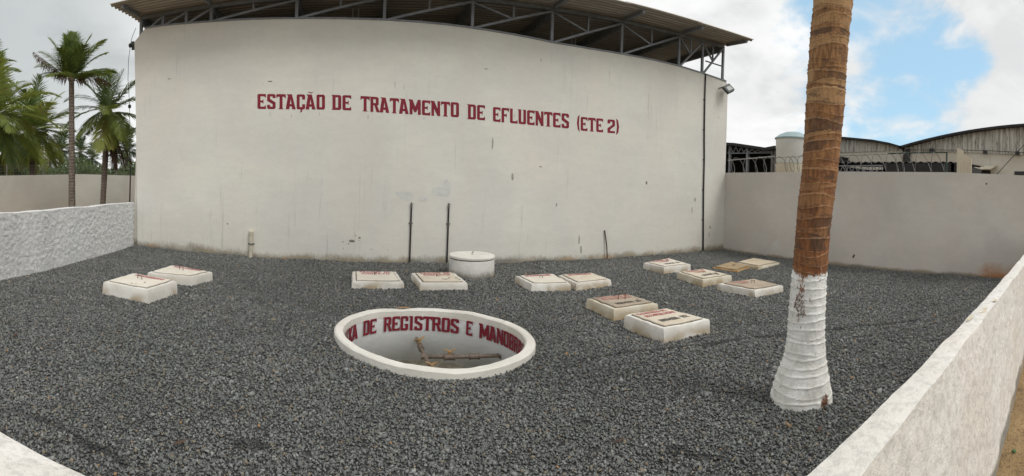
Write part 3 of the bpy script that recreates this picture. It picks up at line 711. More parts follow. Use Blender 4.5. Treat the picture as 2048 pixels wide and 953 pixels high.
# floodlight
q = onY(1446, 180)
fl = empty('floodlight', (q.x, WY, q.z), 'small square floodlight on a bracket at the top right corner of the big wall', 'floodlight')
Rf = Matrix.Rotation(R(-28), 3, 'Y') @ Matrix.Rotation(R(-35), 3, 'X')
cf = Vector((q.x, WY - .24, q.z))
def rbox(mb, c, h, Rr):
    vs = [c + Rr @ Vector((sx * h[0], sy * h[1], sz * h[2])) for sx in (-1, 1) for sy in (-1, 1) for sz in (-1, 1)]
    return mb.add(vs, [(0, 1, 3, 2), (4, 6, 7, 5), (0, 4, 5, 1), (2, 3, 7, 6), (0, 2, 6, 4), (1, 5, 7, 3)])
rbox(MB(), cf, (.16, .055, .14), Rf).build('housing', M['lamp'], fl, bev=.01)
rbox(MB(), cf + Rf @ Vector((0, -.058, -.02)), (.10, .004, .075), Rf).build('glass', M['glass'], fl)
rbox(rbox(MB(), cf + Rf @ Vector((0, .055, 0)), (.09, .02, .012), Rf), cf + Rf @ Vector((0, .055, .05)), (.09, .02, .008), Rf).build('fins', M['lamp'], fl)
MB().bar((q.x - .19, WY, q.z + .02), (q.x - .19, WY - .2, q.z + .02), .03).bar((q.x - .20, WY - .2, q.z + .02), (q.x - .08, WY - .22, q.z + .01), .03).build('bracket', M['lamp'], fl)
MB().tube([(q.x - .1, WY - .03, q.z + .38), (q.x - .02, WY - .1, q.z + .3), (q.x, WY - .2, q.z + .1)], .008, 6).build('cable', M['black_pipe'], fl)
# floodlight on the far left corner, seen edge-on, and the cable with insulators that drops from the roof to a pole
q = onY(264, 90)
f2 = empty('floodlight', (q.x, WY + .1, q.z), 'dark wedge shaped floodlight on the left corner of the big wall', 'floodlight')
MB().prism([(WY + .02, q.z + .10), (WY + .14, q.z + .10), (WY + .10, q.z - .10), (WY + .06, q.z - .12)], 'x', q.x - .04, q.x + .04).build('housing', M['lamp'], f2, bev=.008)
MB().box((q.x - .03, WY + .05, q.z - .02), (q.x + .08, WY + .09, q.z + .02)).build('bracket', M['lamp'], f2)
pole_p = onD(259.5, 400, 14.0)
dc = empty('overhead_cable', (pole_p.x, pole_p.y, 0), 'thin cable with small insulators dropping from the roof corner to the black pole', 'cable')
cp = [Vector((-5.52, WY - .02, 5.62))] + [onD(x, y, d) for x, y, d in ((264, 75, 11.9), (261, 90, 11.95), (257, 120, 12.1), (256, 160, 12.4), (259, 205, 12.8), (259.5, 260, 13.4), (259.5, 338, 14))]
MB().tube(cp, .0065, 6).build('wire', M['black_pipe'], dc)
for x, y, d in ((260.5, 91, 11.95), (259.2, 213, 12.9)):
    c = onD(x, y, d); MB().lathe([(0, .06), (.03, .05), (.045, .015), (.045, -.015), (.03, -.05), (0, -.06)], c, 12).build('insulator', M['black_pipe'], dc, smooth=True)
pl = empty('utility_pole', (pole_p.x, pole_p.y, 0), 'slim black metal pole beyond the low wall, beside the left edge of the big wall', 'pole')
MB().tube([(pole_p.x, pole_p.y, -.05), (pole_p.x, pole_p.y, 2.12)], .022, 10).build('shaft', M['black_pipe'], pl, smooth=True)
MB().box((pole_p.x - .02, pole_p.y - .03, 2.02), (pole_p.x + .17, pole_p.y + .03, 2.05)).build('bracket', M['black_pipe'], pl)
def split_build(mb, name, mat, parent):
    for f in mb.f:
        MB().add([mb.v[i] for i in f], [tuple(range(len(f)))]).build(name, mat, parent, fix=False).matrix_parent_inverse = Matrix.Identity(4)
# marks on the wall: bared render, an old hole, faint dark scuffs
def flatblob(mb, cx, cz, rx, rz, seed, plane='y', off=.003, base=WY, n=18):
    r_ = random.Random(seed); a = [r_.uniform(.65, 1.2) for _ in range(n)]
    a = [(a[i] + a[i - 1] + a[(i + 1) % n]) / 3 for i in range(n)]
    vs = []
    for i in range(n):
        t = 2 * math.pi * i / n; u, v = cx + rx * a[i] * math.cos(t), cz + rz * a[i] * math.sin(t)
        vs.append((u, base - off, v) if plane == 'y' else (base - off, u, v))
    return mb.add(vs, [tuple(range(n))])
mk = MB()
for i, (x, y, rx, rz) in enumerate(((703.5, 482.5, .065, .035), (719, 476, .03, .025), (711, 471, .015, .012), (686, 484, .02, .012), (718, 481, .015, .01), (687, 497, .01, .01), (697, 488, .012, .02),
        (776, 500, .012, .01), (743, 499, .012, .01), (620, 470, .01, .006), (1293, 366, .035, .05), (455, 448, .02, .02), (339, 158, .05, .012), (540, 163, .07, .015), (972, 138, .05, .01))):
    p = onY(x, y); flatblob(mk, p.x, p.z, rx, rz, i)
split_build(mk, 'bared_render', simple('bared_render', (.27, .25, .21), .95, var=.4, scale=30), wl)
sk = MB()
for i, (x, y, rx, rz) in enumerate(((985, 287, .022, .16), (1025, 354, .03, .09), (1081, 334, .05, .018), (790, 170, .006, .09), (808, 175, .005, .07), (1113, 410, .02, .05), (1158, 480, .02, .12), (1162, 500, .03, .10), (1082, 120, .01, .05),
        (1437, 235, .02, .02), (1390, 400, .03, .07), (1384, 420, .02, .10), (1420, 455, .03, .06), (1418, 470, .02, .09), (540, 228, .006, .05), (583, 232, .006, .04), (639, 228, .006, .04), (736, 235, .008, .06), (1029, 232, .005, .05), (848, 237, .006, .03))):
    p = onY(x, y); flatblob(sk, p.x, p.z, rx, rz, i + 50)
split_build(sk, 'scuff_mark', simple('scuffs', (.40, .38, .335), .95, var=.30, scale=20), wl)

# ================================================================== YARD WALLS
def strip_wall(inner, outer, z0, tops, n=None):
    """wall between two plan polylines with per-point top height"""
    mb = MB(); k = len(inner); vs = []
    for (a, b_, t) in zip(inner, outer, tops):
        vs += [(a[0], a[1], z0), (a[0], a[1], t), (b_[0], b_[1], t), (b_[0], b_[1], z0)]
    fs = [(0, 1, 2, 3), tuple(4 * (k - 1) + i for i in (3, 2, 1, 0))]
    for i in range(k - 1):
        for j in range(4):
            j2 = (j + 1) % 4; fs.append((4 * i + j, 4 * i + j2, 4 * i + 4 + j2, 4 * i + 4 + j))
    return mb.add(vs, fs)
def rough(mb_inner, mb_outer, z0, tops, amp, seed, rows=26, fr=(9, 9, 9), amp_top=.3, batter=0.0):
    """same wall with its faces as a fine grid thrown into relief like rough-cast plaster"""
    from mathutils import noise as mn
    mb = MB(); vs = []; nsec = 0
    for i, (a, b_, t) in enumerate(zip(mb_inner, mb_outer, tops)):
        nrm = Vector((b_[0] - a[0], b_[1] - a[1], 0)).normalized(); sec = []
        for k in range(rows): sec.append((a[0], a[1], z0 + (t - z0) * (k / rows) ** .9, -1))
        for k in range(5): u = k / 4; sec.append((a[0] + (b_[0] - a[0]) * u, a[1] + (b_[1] - a[1]) * u, t + .006 * math.sin(u * math.pi), 0))
        for k in range(rows - 1, -1, -1): sec.append((b_[0], b_[1], z0 + (t - z0) * (k / rows) ** .9, 1))
        for (x, y, z, s) in sec:
            p = Vector((x * fr[0], y * fr[1], z * fr[2])); n_ = mn.noise(p + Vector((seed, 0, 0))) + .6 * mn.noise(p * 2.1) + .35 * mn.noise(p * 4.3)
            if s == 1 and batter: k_ = max(0, 1 - z / t) * batter * min(1, max(0, (8.5 - x) / 5)); x += nrm.x * k_; y += nrm.y * k_
            if s: x += nrm.x * s * n_ * amp; y += nrm.y * s * n_ * amp
            else: z += n_ * amp * amp_top
            vs.append((x, y, z))
        nsec = len(sec)
    fs = []
    for i in range(len(mb_inner) - 1):
        for j in range(nsec - 1): a = i * nsec + j; fs.append((a, a + 1, a + 1 + nsec, a + nsec))
    fs.append(tuple(range(nsec))); L0 = (len(mb_inner) - 1) * nsec; fs.append(tuple(L0 + k for k in range(nsec - 1, -1, -1)))
    return mb.add(vs, fs)
# right boundary wall
ys = [WY, 9, 8.3, 6.3, 4.5, 3.2, 2.2, 1.4, 0, -6]; zs = [2.54, 2.54, 2.54, 2.54, 2.53, 2.52, 2.48, 2.45, 2.42, 2.40]
gw = strip_wall([(XR, y) for y in ys], [(XR + .16, y) for y in ys], -.3, zs).build('boundary_wall', M['gray_wall'])
tag(gw, 'dull grey white boundary wall with razor wire, closing the yard on the right', 'wall')
mk = MB(); p = onX(1552, 492, XR); flatblob(mk, p.y, p.z, .17, .19, 4, 'x', .003, XR)
mk.build('fresh_paint_patch', simple('fresh_paint', (.66, .64, .60), .85, var=.1), gw, fix=False)
mk = MB()
for i, (x, y, rx, rz) in enumerate(((1708, 512, .03, .04), (1973, 368, .03, .02), (1706, 515, .02, .03))):
    p = onX(x, y, XR); flatblob(mk, p.y, p.z, rx, rz, 70 + i, 'x', .003, XR)
split_build(mk, 'scuff_mark', M['gap'], gw)
dp = MB()
for i, (x, y, rx, rz) in enumerate(((812, 392, .20, .11), (880, 384, .22, .10), (893, 378, .10, .20), (845, 398, .12, .06), (800, 388, .10, .05))):
    p = onY(x, y); flatblob(dp, p.x, p.z, rx, rz, i + 90, off=.0025 + i * .0004)
split_build(dp, 'damp_patch', simple('damp_patch', (.62, .62, .58), .9, var=.12, scale=9, dark=(.54, .545, .525)), wl)
# left low wall, rough cast
ys = np.linspace(WY, 1.1, 330)
inn = [(XL + .012 * wob(y * 2, 3), y) for y in ys]; out = [(XL - .17, y) for y in ys]
tag(rough(inn, out, -.1, [1.153 + .010 * wob(y, 9, 0, 2.0) for y in ys], .016, 3, 40, (14, 14, 17)).build('low_wall', M['rough_white'], auto=True),
    'low rough-cast white wall along the left side of the gravel yard', 'wall')
# near wall right under the camera
pin = [(-5.4, 1.145), (-3, 1.14), (-.75, 1.137), (-.3, 1.12), (.5, .86), (1.256, .816), (1.885, .820), (3.0, .827), (4.1, .837), (5.5, .86), (7.3, .898), (9.2, .95), (10.88, 1.0)]
pout = [(-5.4, .97), (-3, .96), (-.75, .93), (-.3, .88), (.5, .70), (1.351, .668), (2.0, .688), (3.0, .705), (4.1, .718), (5.5, .735), (7.3, .765), (9.2, .80), (10.88, .84)]
def dens(pl, m=7):
    r_ = []
    for a_, b_ in zip(pl[:-1], pl[1:]):
        for k in range(m): r_.append((a_[0] + (b_[0] - a_[0]) * k / m, a_[1] + (b_[1] - a_[1]) * k / m))
    return r_ + [pl[-1]]
pin = [(x, y + .004 * wob(x * 2, 1)) for x, y in dens(pin, 30)]; pout = [(x, y + .006 * wob(x * 3, 5)) for x, y in dens(pout, 30)]
nw = rough(pin, pout, -.1, [1.0 + .005 * wob(x, 4, 0, 2.5) for x, y in pin], .009, 8, 30, (5, 20, 16), .5, .125).build('low_wall', M['near_white'], auto=True)
st = MB()
for i, (x, y, rx, rz) in enumerate(((1965, 624, .11, .03), (1940, 640, .08, .02), (1990, 604, .05, .02))):
    p = ground(x, y, 1.0); n_ = 20; r8 = random.Random(i); st.add([(p.x + rx * r8.uniform(.6, 1.2) * math.cos(2 * math.pi * k / n_), p.y + rz * r8.uniform(.6, 1.2) * math.sin(2 * math.pi * k / n_), 1.011 + i * .0003) for k in range(n_)], [tuple(range(n_))])
for f_ in st.f: MB().add([st.v[i] for i in f_], [tuple(range(len(f_)))]).build('ochre_stain', bpy.data.materials.get('ochre') or simple('ochre', (.72, .66, .54), .9, var=.35, scale=40, dark=(.50, .40, .25)), nw, fix=False)
tag(nw, 'low white wall in the foreground between the gravel and the sand path', 'wall')

# ================================================================== RING PIT
cx, cy = RC
pit = empty('valve_pit', (cx, cy, 0), 'sunken round concrete valve pit with white rim and red lettering inside', 'pit')
nn = 120
def ringwob(mb):
    mb.v = [(*warp(x, y), z) for x, y, z in mb.v]
    mb.v = [(x + .010 * wob(x * 1.3, y * 1.3, 1), y + .010 * wob(y * 1.3, x * 1.3, 2), z + (.009 * wob(x * 2, y * 2, 3) + .003 * wob(x * 9, y * 9, 5) if z > .03 else 0)) for x, y, z in mb.v]; return mb
sb = MB(); n_s = 14
for (a0_, a1_) in ((1.62, 1.83),):
    vs = []
    for i in range(n_s + 1):
        t = a0_ + (a1_ - a0_) * i / n_s; w_ = math.sin(math.pi * i / n_s) ** .5
        for q_ in (0, 1): rr2_ = RO - .006 - q_ * w_ * .055; vs.append((*warp(cx + rr2_ * math.cos(t), cy + rr2_ * math.sin(t)), RT + .012))
    sb.add(vs, [(2 * i, 2 * i + 1, 2 * i + 3, 2 * i + 2) for i in range(n_s)])
sb.build('broken_edge', simple('bare_clay', (.42, .25, .13), .9, var=.4, scale=18), pit, fix=False)
FLZ = -.66
ringwob(MB().lathe([(RI, -.03), (RI, RT - .015), (RI + .014, RT), (RO - .016, RT), (RO, RT - .016), (RO + .012, -.2), (RO - .03, -.2)], (cx, cy, 0), nn)).build('rim', M['ring'], pit, auto=True)
ringwob(MB().lathe([(RI + .003, -.032), (RI + .003, FLZ - .12), (RI + .06, FLZ - .12)], (cx, cy, 0), nn)).build('inner_wall', M['pit'], pit, smooth=True)
fm = MB(); vs = [(cx, cy, FLZ + .01)]; fs = []
for r_ in (.22, .45, .66, .84, RI + .02):
    for k in range(48):
        t = 2 * math.pi * k / 48; vs.append((*warp(cx + r_ * math.cos(t), cy + r_ * math.sin(t)), FLZ + .01 + .02 * wob(r_ * math.cos(t) * 5, r_ * math.sin(t) * 5)))
for k in range(48): fs.append((0, 1 + k, 1 + (k + 1) % 48))
for j in range(4):
    for k in range(48): a = 1 + j * 48; k2 = (k + 1) % 48; fs.append((a + k, a + 48 + k, a + 48 + k2, a + k2))
fm.add(vs, fs).build('floor', M['mud'], pit, smooth=True)
lt = MB(); bold = True
def ring_ang(px, py, z=-.1):      # angle on the inner wall met by a pixel
    d = pdir(px, py); c, s_ = math.cos(_ph_), math.sin(_ph_)
    W = lambda x, y: ((x * c + y * s_) / _ea, (-x * s_ + y * c) / _eb)
    du, dv = W(d.x, d.y); cu, cv = W(cx, cy); A = du * du + dv * dv; Bq = -2 * (du * cu + dv * cv); Cq = cu * cu + cv * cv - RI * RI
    s = (-Bq + math.sqrt(max(Bq * Bq - 4 * A * Cq, 0))) / (2 * A); lu, lv_ = du * s - cu, dv * s - cv
    return math.atan2(lu * s_ + lv_ * c, lu * c - lv_ * s_), EYE + d.z * s
zT, zB = ring_ang(855.6, 633)[1], ring_ang(855.6, 661.5)[1]; print('pit letters', zT, zB, 'floor', ring_ang(865, 728)[1])
for word, p0, p1 in (('CAIXA', None, (713.5, 678)), ('DE', (726, 655), (752, 650)), ('REGISTROS', (767, 650), (918.5, 650)), ('E', (933, 655), (946, 655)), ('MANOBRAS', (960, 660), None)):
    if p0: a0 = ring_ang(*p0)[0]
    if p1: a1_ = ring_ang(*p1)[0]
    if not p0: a0 = a1_ + .62
    if not p1: a1_ = a0 - .98
    def place(u, v, a0=a0, a1=a1_):
        t = a0 + (a1 - a0) * u; r_ = RI - .012
        z = zB + (zT - zB) * v
        return (*warp(cx + r_ * math.cos(t), cy + r_ * math.sin(t)), z)
    letters(lt, word, place, 2, 2, 1.4)
lo = lt.build('lettering', M['red'], pit, fix=False); lo['label'] = 'dark red words CAIXA DE REGISTROS E MANOBRAS painted round the inner wall'
# pipework in the pit
PZ = -.36
def pp(x, y, z=PZ): return ground(x, y, z)
aw, zw = ring_ang(833, 678)
pa = Vector((*warp(cx + RI * math.cos(aw), cy + RI * math.sin(aw)), zw))
print('pipe wall z', zw)
pb = pp(850, 714); pc = pp(862, 734, PZ - .02); aw2, z2 = ring_ang(1003, 712)
pd = pp(997, 711.5)
pw = empty('pipework', (pb.x, pb.y, FLZ), 'brown plastic pipes with yellow valve handles crossing the round pit', 'pipework')
pdir1 = (pc - pa).normalized()
MB().tube([pa + pdir1 * -.03, pa + (pb - pa) * .5, pb, pc + pdir1 * .12], .026, 12).build('pipe', M['brown_pipe'], pw, smooth=True)
MB().tube([pb, pp(900, 714.5), pp(950, 713.5), pd, pd + Vector((.05, .03, -.05)), pd + Vector((.07, .05, -.14))], .025, 12).build('pipe', M['brown_pipe'], pw, smooth=True)
def coupling(c, d, r_, l_):
    c = Vector(c); d = Vector(d).normalized()
    return MB().tube([c - d * l_, c - d * l_ * .7, c - d * l_ * .7, c + d * l_ * .7, c + d * l_ * .7, c + d * l_], [r_, r_, r_ * .86, r_ * .86, r_, r_], 14)
dh = (pd - pb).normalized(); u1 = (pb - pa).normalized()
coupling(pb, dh, .038, .05).build('tee', M['brown_pipe'], pw, auto=True)
coupling(pa + (pb - pa) * .52, u1, .042, .06).build('coupling', M['brown_pipe'], pw, auto=True)
c1 = pp(899, 714.5); coupling(c1, dh, .045, .07).build('coupling', M['brown_pipe'], pw, auto=True)
c2 = pp(949, 713.5); coupling(c2, dh, .042, .07).build('coupling', M['brown_pipe'], pw, auto=True)
def valve(c, d):
    c = Vector(c); d = Vector(d).normalized(); s = Vector((0, 0, 1)).cross(d).normalized()
    return MB().tube([c + Vector((0, 0, .02)), c + Vector((0, 0, .075))], [.022, .028], 10).bar(c + d * -.075 + Vector((0, 0, .098)), c + d * -.01 + Vector((0, 0, .078)), .024, .012).bar(c + d * .01 + Vector((0, 0, .078)), c + d * .075 + Vector((0, 0, .098)), .024, .012)
valve(c1, dh).build('valve_handle', M['brass'], pw)
valve(pa + (pb - pa) * .36, s := Vector((.9, .3, .1))).build('valve_handle', M['brass'], pw)
valve(pc + pdir1 * .03 - Vector((0, 0, .03)), dh).build('valve_handle', M['brass'], pw)

# ================================================================== ROUND TANK
tk = empty('round_tank', (CT.x, CT.y, 0), 'round white concrete tank with a slab lid at the foot of the big wall', 'tank')
MB().lathe([(0, .352), (.455, .352), (.468, .34), (.475, .33), (.48, .1), (.482, -.1)], CT, 72).build('body', M['tank'], tk, auto=True)
ld = MB().lathe([(0, .362), (.462, .362), (.480, .370), (.484, .405), (.470, .424), (0, .426)], CT, 72).build('lid', M['tank_lid'], tk, auto=True)
hd = MB().tube([(CT.x - .02, CT.y - .08, .41), (CT.x - .02, CT.y - .08, .485), (CT.x + .015, CT.y - .03, .49), (CT.x + .015, CT.y - .03, .455)], .006, 6).build('handle', M['rust'], ld)
hd.matrix_parent_inverse = Matrix.Identity(4)
MB().lathe([(.44, .350), (.466, .350), (.466, .3635), (.44, .3635)], CT, 60, True).build('joint', M['gap'], tk)

# ================================================================== INSPECTION CHAMBERS
def chamber(key, label, kerb, lidm, lines, handle=None, lid_in=.073, lid_h=.022, group='square inspection chambers in the gravel', chip=0):
    L, Bk, Rr, Fr = CQ[key]; h = CH[key][4]
    c = (L + Bk + Rr + Fr) / 4; c.z = 0
    # the front edge as the viewer sees it runs L -> F or BL -> FL; lettering runs along +X, top towards +Y
    root = empty('inspection_chamber', (c.x, c.y, 0), label, 'chamber', group)
    rr = random.Random(key)
    def ring(s, z, n=14, wv=.005):
        q = [c + (p - c) * s for p in (L, Bk, Rr, Fr)]; r_ = []
        for i in range(4):
            a, b_ = q[i], q[(i + 1) % 4]
            for k in range(n):
                p = a.lerp(b_, k / n)
                r_.append((p.x + wv * wob(p.x * 7, p.y * 7, z * 9), p.y + wv * wob(p.y * 7, p.x * 7, z * 9), z + (wv * wob(p.x * 6, p.y * 6, 2) if z > .02 else 0)))
        return r_
    mb = MB(); lv = [(1.045, -.12), (1.025, h * .5), (1.008, h - .014), (.988, h), (.80, h + .001), (.78, h - .03), (0.02, h - .03)]
    vs = []; n4 = 56
    for s, z in lv: vs += ring(s, z)
    fs = []
    for i in range(len(lv) - 1):
        for k in range(n4): k2 = (k + 1) % n4; fs.append((i * n4 + k, i * n4 + k2, (i + 1) * n4 + k2, (i + 1) * n4 + k))
    from mathutils import noise as mn
    sd0 = rr.uniform(0, 50)
    for k_ in range(2 * n4, 4 * n4):      # chipped upper edge
        x_, y_, z_ = vs[k_]; nn = mn.noise(Vector((x_ * 9 + sd0, y_ * 9, 0))) + .6 * mn.noise(Vector((x_ * 31, y_ * 31, sd0)))
        d_ = max(0, nn - .28) * .045; vs[k_] = (x_ + (c.x - x_) * d_ * .6, y_ + (c.y - y_) * d_ * .6, z_ - d_ * .5)
    mb.add(vs, fs).build('kerb', M[kerb], root, auto=True)
    # dark strip over the joint round the lid
    s0 = 1 - lid_in * 2 / .86
    jt = MB(); vs = ring(s0 + .035, h + .004, wv=.006) + ring(s0 - .05, h + .0045, wv=.002)
    jt.add(vs, [(k, (k + 1) % n4, n4 + (k + 1) % n4, n4 + k) for k in range(n4)]).build('joint_strip', M['gap'], root, fix=False)
    tz = h + lid_h
    lm = MB(); lv = [(s0 - .012, h - .02), (s0, h + .003), (s0, tz - .006), (s0 - .016, tz)]
    vs = []
    for s, z in lv: vs += ring(s, z, wv=.003)
    vs.append((c.x, c.y, tz)); fs = []
    for i in range(3):
        for k in range(n4): k2 = (k + 1) % n4; fs.append((i * n4 + k, i * n4 + k2, (i + 1) * n4 + k2, (i + 1) * n4 + k))
    for k in range(n4): fs.append((3 * n4 + k, 3 * n4 + (k + 1) % n4, 4 * n4))
    lid = lm.add(vs, fs).build('lid', M[lidm], root, auto=True)
    # local axes on the lid: u along L->F/R side nearest +X, v towards +Y
    lidc = [c + (p - c) * s0 for p in (L, Bk, Rr, Fr)]
    if key in ('C1', 'C2', 'D1', 'D2') or True: bl, br, tr_, tl = lidc[3], lidc[2], lidc[1], lidc[0]
    if abs((br - bl).y) > abs((br - bl).x): bl, br, tr_, tl = lidc[0], lidc[3], lidc[2], lidc[1]
    def at(u, v):
        p = bl.lerp(br, u).lerp(tl.lerp(tr_, u), v); return (p.x, p.y, tz + .004 + .003 * 0)
    for text, u0, u1, v0, v1, mt in lines:
        lb = MB(); letters(lb, text, lambda u, v: at(u0 + (u1 - u0) * u, v0 + (v1 - v0) * v), 1)
        o = lb.build('lettering', M[mt], lid, fix=False); o.matrix_parent_inverse = Matrix.Identity(4)
    if handle:
        u, v, ln, hh_ = handle; a = Vector(at(u, v)); b_ = Vector(at(u + ln, v - .05))
        pts = [a + Vector((0, 0, -.01)), a + Vector((0, 0, hh_)), b_ + Vector((0, 0, hh_ * .9)), b_ + Vector((.005, 0, -.01 if ln > .05 else hh_ * .4))]
        o = MB().tube(pts, .0065, 6).build('handle', M['rust'], lid); o.matrix_parent_inverse = Matrix.Identity(4)
    if chip:
        cb = MB()
        for i in range(chip):
            u, v = rr.uniform(.55, .98), rr.uniform(.05, .4); p = at(u, v); r0 = rr.uniform(.006, .022)
            ang = [2 * math.pi * k / 7 for k in range(7)]
            cb.add([(p[0] + r0 * rr.uniform(.6, 1.3) * math.cos(t), p[1] + r0 * rr.uniform(.5, 1.1) * math.sin(t), tz + .003 + i * .00002) for t in ang], [tuple(range(7))])
        o = cb.build('chips', M['gap'], lid, fix=False); o.matrix_parent_inverse = Matrix.Identity(4)
    return root
two = lambda a, b_, m: [(a, .08, .92, .82, .95, m), (b_, .14, .86, .62, .75, m)]
chamber('L1', 'nearer of the two square chambers by the low left wall, tall whitewashed rim', 'kerb', 'lid_pale', [('SUMIDOURO', .12, .90, .80, .94, 'red_lid')], (.35, .62, .14, .05), chip=4)
chamber('L2', 'farther of the two square chambers by the low left wall, with an upright bent handle', 'kerb', 'lid_pale', [('SUMIDOURO', .12, .90, .80, .94, 'red_lid')], (.42, .60, .12, .09))
chamber('C1', 'square chamber lettered TANQUE DE CONTATO with a pink smear on its front', 'kerb', 'lid_pale', two('TANQUE DE', 'CONTATO', 'red_lid'), (.46, .55, .03, .05))
chamber('C2', 'square chamber lettered TANQUE DE CONTATO in front of the round tank, chipped lid corner', 'kerb', 'lid', two('TANQUE DE', 'CONTATO', 'red_lid'), (.46, .55, .03, .02), chip=14)
chamber('D1', 'left one of the touching chambers lettered DECANTADOR, with a wire handle', 'kerb', 'lid_pale', [('DECANTADOR', .10, .90, .78, .93, 'red_lid')], (.46, .62, .06, .035))
chamber('D2', 'right one of the touching chambers lettered DECANTADOR, brown stain on its front lid edge', 'kerb', 'lid', [('DECANTADOR', .10, .90, .78, .93, 'red_lid')], None)
chamber('E1', 'square chamber lettered BOMBA 01 with upright bent rebar handle and rusty lid', 'kerb_dirty', 'lid_gray', [('ELEVATÓRIA DE', .05, .95, .82, .96, 'pink'), ('RECIRCULAÇÃO', .10, .90, .64, .78, 'pink'), ('BOMBA 01', .15, .86, .14, .30, 'black')], (.46, .60, .16, .085), chip=5)
chamber('E2', 'large square chamber lettered BOMBA 02, nearest of all, right of the round pit', 'kerb', 'lid', [('ELEVATÓRIA DE', .05, .84, .82, .95, 'red_lid'), ('RECIRCULAÇÃO', .10, .90, .62, .75, 'red_lid'), ('BOMBA 02', .14, .88, .20, .36, 'black')], None)
chamber('F1', 'clean white square chamber with faded red lettering, closest to the big wall on the right', 'kerb', 'lid_pale', [('TANQUE DE', .08, .92, .80, .95, 'red_lid'), ('LODO', .28, .74, .60, .74, 'red_lid'), ('BOMBA 01', .2, .86, .16, .32, 'black')], (.5, .52, .04, .03))
chamber('F2', 'stained square chamber with a worn chipped lid between the clean white and the grey ones', 'kerb_dirty', 'lid', [('TANQUE DE', .08, .92, .80, .95, 'pink'), ('LODO', .28, .74, .60, .74, 'pink'), ('BOMBA 02', .2, .86, .16, .32, 'black')], (.5, .52, .04, .02), chip=22)
chamber('F3', 'wide square chamber with a greyish brown lid, left of the palm trunk', 'kerb', 'lid_gray', [('TANQUE DE', .10, .62, .80, .93, 'pink'), ('LODO', .22, .5, .62, .74, 'pink')], (.55, .60, .07, .04))
chamber('G1', 'low rusty brown slab cover nearly flush with the gravel', 'kerb_rust', 'lid_rust', [], (.45, .5, .12, .02), lid_in=.06)
chamber('G2', 'low pale tan slab cover beside the rusty brown one', 'kerb_dirty', 'lid_tan', [], None, lid_in=.05, lid_h=.03)
# pink smear, flaked corner pieces
def smear(p0, wdt, hgt, mat, key):
    pass

# ================================================================== BIG PALM
rows = [(826, 1541, 1664), (803, 1538, 1665), (771, 1546, 1661.6), (743, 1555, 1657), (715, 1567, 1653), (678, 1574, 1651), (641.6, 1576, 1651.4), (604.7, 1579, 1653), (558.5, 1583, 1655), (503, 1588, 1658.5), (443, 1592, 1663),
        (414, 1594, 1667), (343.6, 1602, 1676), (282, 1606, 1681.5), (211, 1610, 1690), (141, 1615, 1694), (70, 1620, 1700), (4, 1627, 1708)]
DT = 4.36
pr = []
for y, a_, b_ in rows:
    c = onD((a_ + b_) / 2, y, DT); pr.append((c.z, c.x, c.y, (b_ - a_) / 2 / F * DT))
pr[0] = (pr[0][0], pr[0][1], pr[0][2], pr[0][3])
zl, xl, yl, rl_ = pr[-1]; z9 = 9.4
lean = ((pr[-1][1] - pr[9][1]) / (pr[-1][0] - pr[9][0]), (pr[-1][2] - pr[9][2]) / (pr[-1][0] - pr[9][0]))
pr.append((z9, xl + lean[0] * (z9 - zl) * .8, yl + lean[1] * (z9 - zl) * .8, .13))
pr.insert(0, (-.25, pr[0][1], pr[0][2], pr[0][3] * 1.02))
pr.sort(); PZs = [p[0] for p in pr]
zz_ = np.arange(-.2, z9, .0075); na = 110; th = np.arange(na) * 2 * np.pi / na
Z, TH = np.meshgrid(zz_, th, indexing='ij')
cxz = np.interp(Z, PZs, [p[1] for p in pr]); cyz = np.interp(Z, PZs, [p[2] for p in pr]); rz = np.interp(Z, PZs, [p[3] for p in pr])
# ring scars: irregular spacing, each tilted differently; between two scars the surface swells towards the lower lip
ringz = [-.16]
while ringz[-1] < z9: ringz.append(ringz[-1] + (random.uniform(.055, .105) if ringz[-1] < 1.1 else random.choice((random.uniform(.022, .05), random.uniform(.05, .11)))))
ringz = np.array(ringz); nr = len(ringz)
_lowz = np.where(ringz < 1.1, .45, 1.0)
tl1, tl2, ph1, ph2 = rng.uniform(.008, .042, nr), rng.uniform(0, .010, nr), rng.uniform(0, 6.28, nr), rng.uniform(0, 6.28, nr)
tl1 = tl1 * _lowz
segr = rng.uniform(0, 1, nr); low = np.full(Z.shape, -9.0); hig = np.full(Z.shape, 99.0); si = np.zeros(Z.shape)
for k in range(nr):
    s = ringz[k] + tl1[k] * np.sin(TH + ph1[k]) + tl2[k] * np.sin(3 * TH + ph2[k]) + .002 * np.sin(11 * TH + ph1[k] * 3)
    u = (s <= Z) & (s > low); low[u] = s[u]; si[u] = segr[k]
    u = (s > Z) & (s < hig); hig[u] = s[u]
fr = np.clip((Z - low) / np.maximum(hig - low, .006), 0, 1)
lipw = np.exp(-((fr - .95) / .09) ** 2) + np.exp(-((fr + .0) / .05) ** 2) * .3
amp = np.where(Z < 1.14, .0072, .0062)
rad = rz - .006 + amp * (.55 * fr ** 2 + .75 * lipw) + .004 * np.sin(TH * 3 + Z * 2) + .0035 * wob(np.cos(TH) * 2, np.sin(TH) * 2, Z * 4, 2.0) + .0012 * np.sin(TH * 26 + 5 * np.sin(Z * 9))
flare = np.clip((.30 - Z) / .4, 0, 1); rad += flare * .018 * np.sin(TH * 4 + 1)
vx = cxz + rad * np.cos(TH); vy = cyz + rad * np.sin(TH)
Vp = np.stack([vx, vy, Z], -1).reshape(-1, 3)
nz = len(zz_); I = np.arange(nz * na).reshape(nz, na); J = np.roll(I, -1, 1)
Fp = np.stack([I[:-1], J[:-1], J[1:], I[1:]], -1).reshape(-1, 4)
palm = empty('palm_tree', (TB.x, TB.y, 0), 'thick ringed palm trunk with a whitewashed foot standing in the gravel', 'palm')
mb = MB(); mb.v = Vp.tolist(); mb.f = Fp.tolist()
